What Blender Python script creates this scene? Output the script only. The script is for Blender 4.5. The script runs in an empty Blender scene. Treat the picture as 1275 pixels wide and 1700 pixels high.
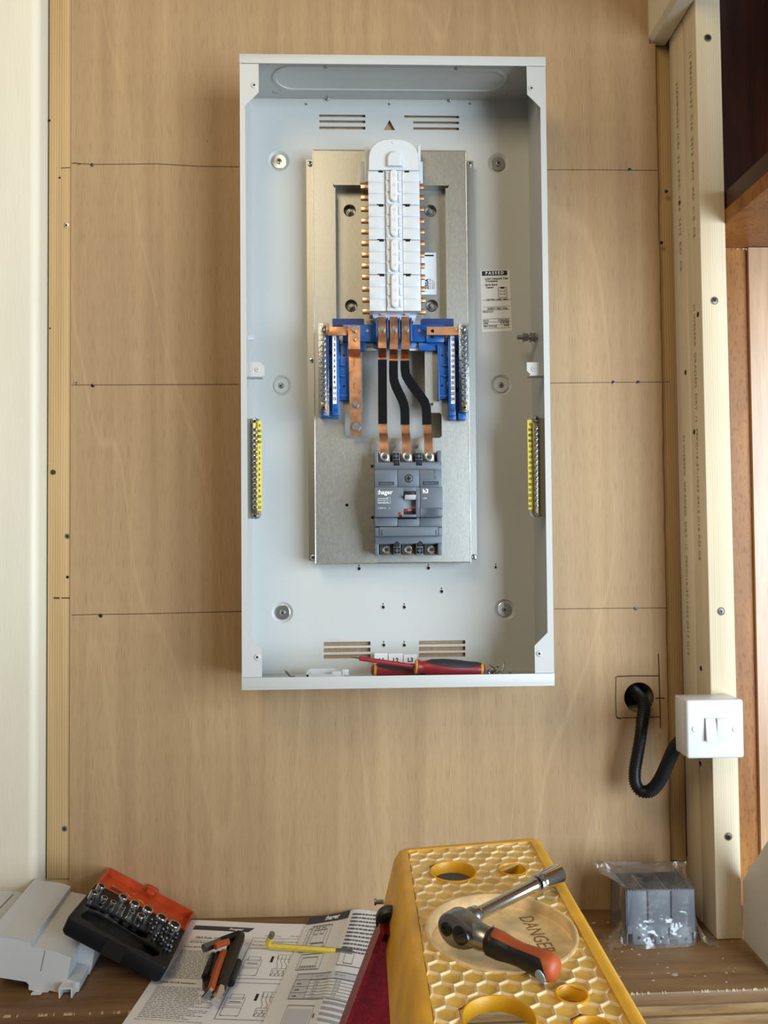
import bpy, bmesh, math, random
from mathutils import Vector, Matrix
from mathutils.geometry import tessellate_polygon
random.seed(7)
PI = math.pi
C = bpy.context.scene.collection

# ------------------------------------------------------------------ camera
CAM = Vector((.1753, -1.2583, 1.4654)); FPX = 1277.0
_pit, _yaw, _rol = .0270, .0305, -.0086
_fw = Vector((math.sin(_yaw)*math.cos(_pit), math.cos(_yaw)*math.cos(_pit), math.sin(_pit)))
_r = _fw.cross(Vector((0, 0, 1))).normalized(); _u = _r.cross(_fw)
_c, _s = math.cos(_rol), math.sin(_rol)
RT, UP = _c*_r + _s*_u, -_s*_r + _c*_u
cam = bpy.data.cameras.new('camera'); co = bpy.data.objects.new('camera', cam); C.objects.link(co)
cam.sensor_fit = 'VERTICAL'; cam.sensor_height = 36; cam.lens = 36*FPX/1700
cam.clip_start = .02; cam.clip_end = 60
co.matrix_world = Matrix(((RT.x, UP.x, -_fw.x, CAM.x), (RT.y, UP.y, -_fw.y, CAM.y), (RT.z, UP.z, -_fw.z, CAM.z), (0, 0, 0, 1)))
sc = bpy.context.scene; sc.camera = co
# ------------------------------------------------------------------ world, lights, exposure
sc.view_settings.view_transform = 'Standard'; sc.view_settings.look = 'None'
sc.view_settings.exposure = -0.24; sc.view_settings.gamma = 1; sc.view_settings.use_curve_mapping = False
w = bpy.data.worlds.new('world'); sc.world = w; w.use_nodes = True
w.node_tree.nodes['Background'].inputs[0].default_value = (1.0, .90, .76, 1)
w.node_tree.nodes['Background'].inputs[1].default_value = .17


def area(name, loc, target, sx, sy, power, col):
    l = bpy.data.lights.new(name, 'AREA'); l.shape = 'RECTANGLE'; l.size = sx; l.size_y = sy
    l.energy = power; l.color = col
    o = bpy.data.objects.new(name, l); C.objects.link(o); o.location = loc
    o.rotation_euler = (Vector(target)-Vector(loc)).to_track_quat('-Z', 'Y').to_euler()
    return o


area('window_daylight', (2.15, -2.15, 1.40), (.35, 0, 1.15), 2.0, 1.7, 165, (.75, .88, 1.0))
area('room_lamp', (-.5, -1.7, 2.75), (.2, 0, 1.5), .8, .8, 20, (1.0, .80, .52))


# ------------------------------------------------------------------ helpers
def ray(px, py):
    return RT*((px-637.5)/FPX) + UP*(-(py-850)/FPX) + _fw


def at(px, py, Y):
    d = ray(px, py); return CAM + d*((Y-CAM.y)/d.y)


def atz(px, py, Z):
    d = ray(px, py); return CAM + d*((Z-CAM.z)/d.z)


def atp(px, py, P, n):
    d = ray(px, py); return CAM + d*((P-CAM).dot(n)/d.dot(n))


def lin(h):
    h = h.lstrip('#'); o = []
    for i in (0, 2, 4):
        c = int(h[i:i+2], 16)/255
        o.append(c/12.92 if c <= .04045 else ((c+.055)/1.055)**2.4)
    return (*o, 1)


MATS = {}


def mat(name, col, rough=.5, metal=0.0, noise=0.0, nscale=60, bump=0.0, bscale=200, stretch=(1, 1, 1), spec=.5, coat=0, trans=0, rough_var=0):
    m = bpy.data.materials.new(name); m.use_nodes = True; nt = m.node_tree; N = nt.nodes; L = nt.links
    b = N['Principled BSDF']; c = lin(col) if isinstance(col, str) else col
    b.inputs['Base Color'].default_value = c; b.inputs['Roughness'].default_value = rough
    b.inputs['Metallic'].default_value = metal; b.inputs['Specular IOR Level'].default_value = spec
    b.inputs['Coat Weight'].default_value = coat
    if trans: b.inputs['Transmission Weight'].default_value = trans
    if noise or bump or rough_var:
        tc = N.new('ShaderNodeTexCoord'); mp = N.new('ShaderNodeMapping'); mp.inputs['Scale'].default_value = stretch
        L.new(tc.outputs['Object'], mp.inputs[0])
        if noise or rough_var:
            n = N.new('ShaderNodeTexNoise'); n.inputs['Scale'].default_value = nscale; n.inputs['Detail'].default_value = 5
            L.new(mp.outputs[0], n.inputs[0])
        if noise:
            mx = N.new('ShaderNodeMix'); mx.data_type = 'RGBA'
            mx.inputs[6].default_value = (*[v*(1-noise) for v in c[:3]], 1); mx.inputs[7].default_value = (*[min(1, v*(1+noise)) for v in c[:3]], 1)
            mr = N.new('ShaderNodeMapRange'); mr.inputs[1].default_value = .3; mr.inputs[2].default_value = .7
            L.new(n.outputs[0], mr.inputs[0]); L.new(mr.outputs[0], mx.inputs[0]); L.new(mx.outputs[2], b.inputs['Base Color'])
        if rough_var:
            mr = N.new('ShaderNodeMapRange'); mr.inputs[3].default_value = rough-rough_var; mr.inputs[4].default_value = rough+rough_var
            L.new(n.outputs[0], mr.inputs[0]); L.new(mr.outputs[0], b.inputs['Roughness'])
        if bump:
            n2 = N.new('ShaderNodeTexNoise'); n2.inputs['Scale'].default_value = bscale; n2.inputs['Detail'].default_value = 4
            L.new(mp.outputs[0], n2.inputs[0]); bp = N.new('ShaderNodeBump'); bp.inputs['Strength'].default_value = bump; bp.inputs['Distance'].default_value = .002
            L.new(n2.outputs[0], bp.inputs['Height']); L.new(bp.outputs[0], b.inputs['Normal'])
    MATS[name] = m; return m


def wood(name, cols, axis='Z', across=34, along=2.2, rough=.6, fleck=.35, fleck_scale=(420, 14), figure=0.0, bump=.12, coat=0, warp=.6, ring=0, ring_amt=.3, blotch=.12, spec=.3):
    """grain running along one axis: broad bands, fine pores, optional ring lines and pale figure streaks"""
    m = bpy.data.materials.new(name); m.use_nodes = True; nt = m.node_tree; N = nt.nodes; L = nt.links
    b = N['Principled BSDF']; b.inputs['Roughness'].default_value = rough; b.inputs['Coat Weight'].default_value = coat
    b.inputs['Coat Roughness'].default_value = .25; b.inputs['Specular IOR Level'].default_value = spec
    tc = N.new('ShaderNodeTexCoord')

    def mapped(ac, al):
        mp = N.new('ShaderNodeMapping')
        mp.inputs['Scale'].default_value = (al, ac, ac) if axis == 'X' else (ac, al, ac) if axis == 'Y' else (ac, ac, al)
        L.new(tc.outputs['Object'], mp.inputs[0]); return mp

    def noise(ac, al, det=4, dist=0):
        n = N.new('ShaderNodeTexNoise'); n.inputs['Scale'].default_value = 1; n.inputs['Detail'].default_value = det
        n.inputs['Distortion'].default_value = dist; L.new(mapped(ac, al).outputs[0], n.inputs[0]); return n

    def mixc(kind, fac, a, bb):
        x = N.new('ShaderNodeMix'); x.data_type = 'RGBA'; x.blend_type = kind
        for i, val in ((0, fac), (6, a), (7, bb)):
            if hasattr(val, 'is_linked'): L.new(val, x.inputs[i])
            else: x.inputs[i].default_value = val
        return x.outputs[2]

    def rng(o, a, bb, c=0, d=1):
        r = N.new('ShaderNodeMapRange'); r.inputs[1].default_value = a; r.inputs[2].default_value = bb
        r.inputs[3].default_value = c; r.inputs[4].default_value = d; L.new(o, r.inputs[0]); return r.outputs[0]
    n1 = noise(across, along, 5, warp)
    cr = N.new('ShaderNodeValToRGB'); el = cr.color_ramp.elements
    el[0].position = .3; el[0].color = lin(cols[0]); el[1].position = .7; el[1].color = lin(cols[1])
    L.new(n1.outputs[0], cr.inputs[0]); col = cr.outputs[0]
    n3 = noise(3.5, 2.2, 3)
    col = mixc('MULTIPLY', rng(n3.outputs[0], .35, .7, 0, 1), col, (1-blotch, 1-blotch*1.1, 1-blotch*1.25, 1))
    if ring:
        wv = N.new('ShaderNodeTexWave'); wv.inputs['Scale'].default_value = ring; wv.inputs['Distortion'].default_value = 2.5
        wv.inputs['Detail'].default_value = 1; wv.inputs['Detail Scale'].default_value = .4
        wv.bands_direction = 'X' if axis != 'X' else 'Z'
        L.new(mapped(1, .03).outputs[0], wv.inputs[0])
        col = mixc('MULTIPLY', rng(wv.outputs[0], .4, 1, 0, ring_amt), col, lin(cols[2] if len(cols) > 2 else cols[0]))
    if figure:
        nf = noise(4.2, .55, 1.5, .35)
        mu = N.new('ShaderNodeMath'); mu.operation = 'MULTIPLY'; mu.inputs[1].default_value = 7; L.new(nf.outputs[0], mu.inputs[0])
        fr = N.new('ShaderNodeMath'); fr.operation = 'PINGPONG'; fr.inputs[1].default_value = .5; L.new(mu.outputs[0], fr.inputs[0])
        col = mixc('MIX', rng(fr.outputs[0], .0, .05, figure, 0), col, lin(cols[2] if len(cols) > 2 else cols[1]))
    n2 = noise(fleck_scale[0], fleck_scale[1], 3)
    col = mixc('MULTIPLY', rng(n2.outputs[0], .52, .72, 0, fleck), col, (.42, .30, .2, 1))
    L.new(col, b.inputs['Base Color'])
    bp = N.new('ShaderNodeBump'); bp.inputs['Strength'].default_value = bump; bp.inputs['Distance'].default_value = .001
    L.new(n2.outputs[0], bp.inputs['Height']); L.new(bp.outputs[0], b.inputs['Normal'])
    MATS[name] = m; return m


def clearmat(name, tint=(1, 1, 1, 1), gloss=.12, rough=.08, bump=0.0, bscale=40, haze=0.0):
    m = bpy.data.materials.new(name); m.use_nodes = True; nt = m.node_tree; N = nt.nodes; L = nt.links
    N.remove(N['Principled BSDF']); out = N['Material Output']
    t = N.new('ShaderNodeBsdfTransparent'); t.inputs[0].default_value = tint
    g = N.new('ShaderNodeBsdfGlossy'); g.inputs['Roughness'].default_value = rough
    lw = N.new('ShaderNodeLayerWeight'); lw.inputs[0].default_value = .35
    mr = N.new('ShaderNodeMapRange'); mr.inputs[3].default_value = gloss; mr.inputs[4].default_value = min(1, gloss+.55)
    L.new(lw.outputs['Facing'], mr.inputs[0])
    x = N.new('ShaderNodeMixShader'); L.new(mr.outputs[0], x.inputs[0])
    if haze:
        d = N.new('ShaderNodeBsdfDiffuse'); d.inputs[0].default_value = (.9, .9, .9, 1)
        x0 = N.new('ShaderNodeMixShader'); x0.inputs[0].default_value = haze
        L.new(t.outputs[0], x0.inputs[1]); L.new(d.outputs[0], x0.inputs[2]); L.new(x0.outputs[0], x.inputs[1])
    else: L.new(t.outputs[0], x.inputs[1])
    L.new(g.outputs[0], x.inputs[2]); L.new(x.outputs[0], out.inputs[0])
    if bump:
        tc = N.new('ShaderNodeTexCoord'); n = N.new('ShaderNodeTexNoise'); n.inputs['Scale'].default_value = bscale; n.inputs['Detail'].default_value = 3
        L.new(tc.outputs['Object'], n.inputs[0]); bp = N.new('ShaderNodeBump'); bp.inputs['Strength'].default_value = bump; bp.inputs['Distance'].default_value = .01
        L.new(n.outputs[0], bp.inputs['Height']); L.new(bp.outputs[0], g.inputs['Normal']); L.new(bp.outputs[0], lw.inputs['Normal'])
    MATS[name] = m; return m


M_PLY = wood('plywood', ('#a48765', '#b59872', '#c3a67f'), across=40, along=1.3, figure=.26, fleck=.40, fleck_scale=(850, 34), blotch=.10, warp=.3)
M_PINE = wood('pine_batten', ('#b79a6c', '#d3b88a', '#b98f58'), across=20, along=.8, ring=78, ring_amt=.34, fleck=.10, fleck_scale=(300, 6), rough=.65)
M_STUD = wood('planed_stud', ('#d3c3a3', '#e4d8be', '#cdb48c'), across=24, along=.7, ring=85, ring_amt=.16, fleck=.08, fleck_scale=(320, 5), rough=.62)
M_CREAM = mat('cream_paint', '#dcd6c2', .5, noise=.05, nscale=6, bump=.12, bscale=90, stretch=(3, 3, .4))
M_WORK = wood('worn_worktop', ('#6a4e36', '#94744f', '#4f3723'), axis='X', across=30, along=3, fleck=.35, fleck_scale=(300, 20), rough=.45, blotch=.3, coat=.1)
M_EDGE = wood('worn_edge', ('#6f5230', '#a58455', '#4f3820'), axis='X', across=60, along=6, fleck=.4, fleck_scale=(300, 30), rough=.6, blotch=.3)
M_MAHOG = wood('dark_mahogany', ('#2a1008', '#4a2212', '#1d0a05'), across=30, along=2.5, fleck=.45, fleck_scale=(300, 14), rough=.35, coat=.3, blotch=.25)
M_VARN = wood('varnished_board', ('#84501c', '#b07836', '#6d3f16'), across=22, along=4, fleck=.8, fleck_scale=(300, 75), rough=.5, coat=.1, blotch=.25)
M_BOX = mat('enclosure_paint', '#bdbfbc', .42, bump=.05, bscale=900)
M_GALV = mat('galvanised_steel', '#b3b4ae', .40, 1.0, noise=.045, nscale=420, rough_var=.05, bump=.05, bscale=600, stretch=(1, 1, .45))
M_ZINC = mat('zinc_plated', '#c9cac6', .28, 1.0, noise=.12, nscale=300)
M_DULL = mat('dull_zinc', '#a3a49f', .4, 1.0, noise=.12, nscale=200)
M_WHITE = mat('white_plastic', '#cbd0d3', .35)
M_PURE = mat('white_moulding', '#d6d9dc', .28, coat=.1)
M_BLUE = mat('blue_plastic', '#0f559c', .35)
M_NAVY = mat('navy_plastic', '#0c2f68', .45)
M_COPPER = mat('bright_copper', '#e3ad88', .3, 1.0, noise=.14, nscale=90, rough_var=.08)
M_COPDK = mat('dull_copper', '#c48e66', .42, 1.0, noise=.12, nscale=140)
M_SLEEVE = mat('black_sleeve', '#08090b', .6, spec=.12, bump=.05, bscale=300)
M_BREAK = mat('grey_moulding', '#5d6670', .45, bump=.03, bscale=900)
M_BRKDK = mat('dark_grey_moulding', '#454c54', .5)
M_BLACK = mat('black_plastic', '#101113', .45, bump=.08, bscale=500)
M_INK = mat('black_ink', '#17181b', .6)
M_GREYINK = mat('grey_ink', '#5a5d63', .7)
M_PALEINK = mat('pale_grey_ink', '#b9bcc0', .7)
M_WINK = mat('white_ink', '#eef0f2', .5)
M_PENCIL = mat('pencil_line', '#4c3524', .8)
M_HOLE = mat('dark_recess', '#060606', .9)
M_TERM = mat('terminal_metal', '#8f887a', .4, 1.0, noise=.15, nscale=150)
M_BRASS = mat('brass', '#aa9a70', .32, 1.0, noise=.1, nscale=150)
M_CLEAR = clearmat('clear_cover', (.93, .95, .97, 1), .05, .1, bump=.08, bscale=160)
M_CLEARG = clearmat('clear_shield', (.88, .90, .92, 1), .03, .3)
M_BAG = clearmat('bag_film', (.95, .95, .95, 1), .05, .14, bump=.5, bscale=24, haze=.05)
M_YLAB = mat('yellow_label', '#e6d63a', .5)
M_WLAB = mat('white_label', '#e9ebee', .45)
M_GLAB = mat('sticker_paper', '#dededa', .5)
M_RED = mat('red_grip', '#8a1f29', .4, noise=.15, nscale=60)
M_YRING = mat('yellow_ring', '#c9962c', .4)
M_RUBBER = mat('black_rubber', '#26272c', .6, noise=.2, nscale=80)
M_ORANGE = mat('orange_plastic', '#b4431c', .42, noise=.14, nscale=45, bump=.1, bscale=200)
M_ORGRIP = mat('orange_grip', '#a64c1f', .5, noise=.08, nscale=50)
M_TRAY = mat('black_tray', '#121317', .5, spec=.3, bump=.15, bscale=500)
M_CHROME = mat('chrome', '#d5d8db', .14, 1.0)
M_SATIN = mat('satin_chrome', '#9d9e9c', .34, 1.0)
M_DKSTEEL = mat('dark_steel', '#55575b', .35, 1.0)
M_PAPER = mat('paper', '#e8eaf0', .75)
M_PAPER2 = mat('grey_paper', '#d6d6d6', .75)
M_GCOVER = mat('pale_grey_cover', '#c8cbce', .4)
M_LADY = mat('yellow_ladder_plastic', '#d9a21f', .38, noise=.16, nscale=35, bump=.12, bscale=160)
M_LADF = mat('faded_yellow_plastic', '#dfc390', .38, noise=.2, nscale=70, bump=.15, bscale=260)
M_FIBRE = mat('red_fibreglass', '#7a0f1c', .5, noise=.25, nscale=160, bump=.2, bscale=400)
M_FIBEDGE = mat('lit_red_edge', '#8f5058', .55, noise=.15, nscale=120)  # pinker copy of the rail red, colour of its lit flange
M_ALU = mat('aluminium', '#b9bbbd', .35, 1.0, noise=.1, nscale=80)
M_KEYY = mat('yellow_key_coat', '#c9b23c', .35, noise=.08, nscale=90)
M_SHEET = mat('white_sheet', '#d6d4d0', .5)
M_FLOOR = wood('floor_boards', ('#5b4330', '#7b5d44', '#4a3626'), axis='X', across=12, along=1, rough=.5)

WM = {}


class MB:
    """collects shapes and links them as one mesh object"""

    def __init__(s): s.bm = bmesh.new()

    def poly(s, pts): return s.bm.faces.new([s.bm.verts.new(Vector(p)) for p in pts])

    def box(s, x0, x1, y0, y1, z0, z1, bev=0, M=None, seg=2):
        x0, x1 = sorted((x0, x1)); y0, y1 = sorted((y0, y1)); z0, z1 = sorted((z0, z1))
        P = [(x, y, z) for z in (z0, z1) for y in (y0, y1) for x in (x0, x1)]
        return s.hexa(P, bev, M, seg)

    def hexa(s, P, bev=0, M=None, seg=2):
        v = [s.bm.verts.new((M @ Vector(p)) if M else Vector(p)) for p in P]
        f = [s.bm.faces.new([v[i] for i in q]) for q in ((0, 2, 3, 1), (4, 5, 7, 6), (0, 1, 5, 4), (2, 6, 7, 3), (0, 4, 6, 2), (1, 3, 7, 5))]
        if bev:
            e = list({e for q in f for e in q.edges})
            bmesh.ops.bevel(s.bm, geom=e, offset=bev, segments=seg, affect='EDGES', profile=.5)
        return s

    def rings(s, rings, cap=True):
        vr = [[s.bm.verts.new(p) for p in r] for r in rings]; n = len(vr[0])
        for a, b in zip(vr, vr[1:]):
            for i in range(n): s.bm.faces.new((a[i], a[(i+1) % n], b[(i+1) % n], b[i]))
        if cap: s.bm.faces.new(vr[0][::-1]); s.bm.faces.new(vr[-1])
        return s

    def lathe(s, org, axis, prof, n=20, cap=True, phase=0, ell=None):
        """prof: list of (radius, distance along axis)"""
        a = Vector(axis).normalized(); t = Vector((0, 0, 1)) if abs(a.z) < .9 else Vector((1, 0, 0))
        u = a.cross(t).normalized(); v = a.cross(u); o = Vector(org); R = []
        for r, h in prof:
            R.append([o+a*h+(u*math.cos(2*PI*i/n+phase)+v*math.sin(2*PI*i/n+phase)*(ell or 1))*max(r, 1e-6) for i in range(n)])
        return s.rings(R, cap)

    def cyl(s, a, b, r, r2=None, n=20, phase=0):
        a, b = Vector(a), Vector(b); return s.lathe(a, b-a, [(r, 0), (r if r2 is None else r2, (b-a).length)], n, True, phase)

    def prism(s, pts, vec):
        p = [Vector(q) for q in pts]; q = [a+Vector(vec) for a in p]; n = len(p)
        a = [s.bm.verts.new(x) for x in p]; b = [s.bm.verts.new(x) for x in q]
        for t in tessellate_polygon([p]):
            s.bm.faces.new([a[i] for i in t]); s.bm.faces.new([b[i] for i in reversed(t)])
        for i in range(n): s.bm.faces.new((a[i], b[i], b[(i+1) % n], a[(i+1) % n]))
        return s

    def plate(s, outer, holes, vec):
        """flat plate with real holes, thickened along vec"""
        bm = bmesh.new(); E = []; loops = []
        for lp in [outer]+list(holes):
            v = [bm.verts.new(Vector(p)) for p in lp]; loops.append(v)
            for i in range(len(v)): E.append(bm.edges.new((v[i], v[(i+1) % len(v)])))
        bmesh.ops.triangle_fill(bm, edges=E, use_beauty=True, use_dissolve=False)
        bm.verts.index_update(); V = Vector(vec)
        top = {v: s.bm.verts.new(v.co) for v in bm.verts}; bot = {v: s.bm.verts.new(v.co+V) for v in bm.verts}
        for f in bm.faces:
            s.bm.faces.new([top[v] for v in f.verts]); s.bm.faces.new([bot[v] for v in reversed(f.verts)])
        for lp in loops:
            for i in range(len(lp)):
                a, b = lp[i], lp[(i+1) % len(lp)]
                s.bm.faces.new((top[a], bot[a], bot[b], top[b]))
        bm.free(); return s

    def tube(s, path, r, n=12, cap=True, phase=0, up=None):
        P = [Vector(p) for p in path]; R = []; pu = None
        for i, p in enumerate(P):
            t = (P[min(i+1, len(P)-1)]-P[max(i-1, 0)]).normalized()
            if pu is None:
                g = Vector(up) if up else (Vector((0, 0, 1)) if abs(t.z) < .9 else Vector((1, 0, 0)))
                pu = g
            u = (pu-t*pu.dot(t)).normalized(); pu = u; v = t.cross(u); rr = r[i] if isinstance(r, (list, tuple)) else r
            R.append([p+(u*math.cos(2*PI*k/n+phase)+v*math.sin(2*PI*k/n+phase))*rr for k in range(n)])
        return s.rings(R, cap)

    def ribbon(s, path, wv, thick):
        """flat bar: path of points, wv(i) width vector, thickness along local normal"""
        P = [Vector(p) for p in path]; R = []
        for i, p in enumerate(P):
            t = (P[min(i+1, len(P)-1)]-P[max(i-1, 0)]).normalized(); W = Vector(wv[i] if isinstance(wv, list) else wv)
            nn = t.cross(W).normalized()*thick/2; W = W/2
            R.append([p-W-nn, p+W-nn, p+W+nn, p-W+nn])
        return s.rings(R)

    def build(s, name, m, parent=None, M=None, smooth=24, label=None, kind=None, recalc=True, loc=None):
        bm = s.bm
        if M is not None: bm.transform(M)
        if recalc: bmesh.ops.recalc_face_normals(bm, faces=bm.faces)
        if parent is not None:
            bm.transform(WM[parent].inverted())
        else:
            xs = [v.co for v in bm.verts]
            base = Vector(loc) if loc else Vector(((min(v.x for v in xs)+max(v.x for v in xs))/2, (min(v.y for v in xs)+max(v.y for v in xs))/2, min(v.z for v in xs)))
            bm.transform(Matrix.Translation(-base))
        me = bpy.data.meshes.new(name); bm.to_mesh(me); bm.free(); me.materials.append(m)
        if smooth:
            me.shade_smooth(); me.set_sharp_from_angle(angle=math.radians(smooth))
        o = bpy.data.objects.new(name, me); C.objects.link(o)
        if parent is not None: o.parent = parent; WM[o] = WM[parent]
        else: o.location = base; WM[o] = Matrix.Translation(base)
        if label: o['label'] = label
        if kind: o['kind'] = kind
        return o


def thing(name, label, cat, loc, group=None, M=None):
    o = bpy.data.objects.new(name, None); C.objects.link(o); o.empty_display_size = .03
    W = M.copy() if M is not None else Matrix.Translation(Vector(loc))
    o.matrix_world = W; WM[o] = W; o['label'] = label; o['category'] = cat
    if group: o['group'] = group
    return o


def tag(o, label, cat, group=None):
    o['label'] = label; o['category'] = cat
    if group: o['group'] = group
    return o


def dup(root, delta, label=None, name=None):
    """copy of a thing with its parts and sub-parts"""
    r = root.copy(); C.objects.link(r); r.matrix_world = delta @ WM[root]; WM[r] = delta @ WM[root]
    if label: r['label'] = label
    for ch in root.children:
        c = ch.copy(); C.objects.link(c); c.parent = r
        for g in ch.children:
            d = g.copy(); C.objects.link(d); d.parent = c
    return r


def circ(c, r, n=24, e1=(1, 0, 0), e2=(0, 0, 1), ph=0):
    c = Vector(c); e1 = Vector(e1); e2 = Vector(e2)
    return [c+e1*r*math.cos(2*PI*i/n+ph)+e2*r*math.sin(2*PI*i/n+ph) for i in range(n)]


def pxbox(mb, x0, y0, x1, y1, Yf, Yb, bev=0):
    xm, ym = (x0+x1)/2, (y0+y1)/2
    mb.box(at(x0, ym, Yf).x, at(x1, ym, Yf).x, Yf, Yb, at(xm, y1, Yf).z, at(xm, y0, Yf).z, bev); return mb


# ---- flat print: text and lines mapped onto any surface
_TX = {}


def text_geo(s, off=0.0):
    key = (s, off)
    if key not in _TX:
        cu = bpy.data.curves.new('t', 'FONT'); cu.body = s; cu.size = 1; cu.resolution_u = 2; cu.offset = off
        o = bpy.data.objects.new('t', cu); C.objects.link(o)
        dg = bpy.context.evaluated_depsgraph_get(); me = o.evaluated_get(dg).to_mesh()
        vs = [(v.co.x, v.co.y) for v in me.vertices]; fs = [tuple(p.vertices) for p in me.polygons]
        o.evaluated_get(dg).to_mesh_clear(); bpy.data.objects.remove(o); bpy.data.curves.remove(cu)
        _TX[key] = (vs, fs)
    return _TX[key]


class Print:
    """f(u, v) -> point on the surface"""

    def __init__(s, f, n=1): s.f = f; s.mb = MB(); s.n = n

    def text(s, t, u, v, size, align='l', rot=0, sx=1, bold=0):
        vs, fs = text_geo(t, round(min(.035, bold/size), 3) if bold else 0.0)
        if not vs: return s
        wd = max(p[0] for p in vs); off = {'l': 0, 'c': -wd/2, 'r': -wd}[align]; c, n = math.cos(rot), math.sin(rot)
        V = [s.mb.bm.verts.new(s.f(u+(c*(x+off)*sx-n*y)*size, v+(n*(x+off)*sx+c*y)*size)) for x, y in vs]
        for q in fs:
            try: s.mb.bm.faces.new([V[i] for i in q])
            except ValueError: pass
        return s

    def quad(s, u0, v0, u1, v1):
        
        n = s.n
        for i in range(n):
            for j in range(n):
                a, b = u0+(u1-u0)*i/n, u0+(u1-u0)*(i+1)/n; c, d = v0+(v1-v0)*j/n, v0+(v1-v0)*(j+1)/n
                s.mb.poly([s.f(a, c), s.f(b, c), s.f(b, d), s.f(a, d)])
        return s

    def line(s, pts, w, closed=False):
        pts = list(pts)+([pts[0]] if closed else [])
        for (a, b), (c, d) in zip(pts, pts[1:]):
            l = math.hypot(c-a, d-b) or 1e-9; nx, ny = -(d-b)/l*w/2, (c-a)/l*w/2
            for i in range(s.n):
                x0, y0, x1, y1 = a+(c-a)*i/s.n, b+(d-b)*i/s.n, a+(c-a)*(i+1)/s.n, b+(d-b)*(i+1)/s.n
                s.mb.poly([s.f(x0-nx, y0-ny), s.f(x1-nx, y1-ny), s.f(x1+nx, y1+ny), s.f(x0+nx, y0+ny)])
        return s

    def rows(s, u0, u1, v0, v1, n, h, seed=1, ragged=.1):
        """lines of print too small to read"""
        R = random.Random(seed)
        for i in range(n):
            v = v0+(v1-v0)*(i+.5)/n; u = u0; end = u1-(u1-u0)*ragged*R.random()
            while u < end:
                wl = min(h*R.uniform(1.2, 4.5), end-u); s.quad(u, v-h*.32, u+wl, v+h*.32); u += wl+h*.7
        return s

    def build(s, name, m, parent, **k): return s.mb.build(name, m, parent, smooth=0, recalc=False, **k)


def flat(org, ex, ey, off):
    org, ex, ey = Vector(org), Vector(ex), Vector(ey); n = ex.cross(ey).normalized()*off
    return lambda u, v: org+ex*u+ey*v+n


EX, EY, EZ = Vector((1, 0, 0)), Vector((0, 1, 0)), Vector((0, 0, 1))


def wallprint(X, Y, Z, off=.0003): return flat((X, Y, Z), EX, EZ, off)


def screw_parts(parent, p, r, m=None, name='screw', h=.0015, cross=True, axis=(0, -1, 0), washer=0, hexa=False):
    """domed screw head with a cross recess, or hex bolt head"""
    m = m or M_ZINC; p = Vector(p); a = Vector(axis)
    b = MB()
    if washer: b.lathe(p, a, [(washer, 0), (washer, .0012), (r, .0012)], 20); p = p+a*.0012
    if hexa: b.lathe(p, a, [(r, 0), (r, h*.8), (r*.88, h)], 6)
    else: b.lathe(p, a, [(r, 0), (r, h*.35), (r*.75, h*.8), (r*.3, h)], 16)
    o = b.build(name, m, parent)
    if cross:
        t = Vector((0, 0, 1)) if abs(a.z) < .5 else Vector((1, 0, 0)); u = a.cross(t).normalized(); v = a.cross(u)
        k = random.uniform(0, .9); u, v = u*math.cos(k)+v*math.sin(k), v*math.cos(k)-u*math.sin(k)
        c = MB()
        for d, e in ((u, v), (v, u)):
            q = p+a*(h+.0001); c.prism([q-d*r*.6-e*r*.13, q+d*r*.6-e*r*.13, q+d*r*.6+e*r*.13, q-d*r*.6+e*r*.13], a*.0001)
        c.build('cross_slot', M_HOLE, o, smooth=0)
    return o


# ================================================================== SETTING
SH = .85                                                # worktop height
T = 2.183; BW = .46; BH = .945; BD = .1212              # enclosure top, width, height, depth
# --- plywood back wall with a real round hole
hc = at(1061, 1158, 0); HR = .0248
mb = MB()
px0, px1 = at(117, 700, 0).x, at(1103, 900, 0).x
zb = at(600, 1523, 0).z
random.seed(3)
notchz = at(1085, 72, 0).z; nx = at(1078, 72, 0).x
right = []
z = zb
while z < notchz-.03:
    right.append(Vector((px1+random.uniform(-.0011, .0011), 0, z))); z += .03
outer = [Vector((px0, 0, zb))]+right+[Vector((px1, 0, notchz)), Vector((nx, 0, notchz)), Vector((nx, 0, 2.62)), Vector((px0, 0, 2.62))]
mb.plate(outer, [circ(hc, HR, 32)], (0, .012, 0))
wall = mb.build('wall_back', M_PLY, kind='structure', smooth=0, loc=(0, 0, SH))
mb = MB()
mb.box(-1.6, 2.2, .055, .12, 0, 2.7)
mb.build('wall_rear', mat('dark_void', '#2a2320', .9), kind='structure', smooth=0)
# hole lining: pale plasterboard ring behind the plywood
mb = MB(); mb.lathe(hc+EY*.0005, EY, [(HR, .0), (HR, .05)], 32, cap=False); mb.build('hole_lining', mat('hole_edge', '#8d8672', .8), wall)
mb = MB(); mb.lathe(hc+EY*.05+Vector((-.004, 0, -.001)), EY, [(HR*.99, 0), (HR*.9, .004)], 32); mb.build('hole_back', M_HOLE, wall)
# pencil setting-out lines
pl = Print(wallprint(0, 0, 0, .0003))


def pxline(p, pts, w):
    q = [at(x, y, 0) for x, y in pts]; p.line([(v.x, v.z) for v in q], w)


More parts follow.
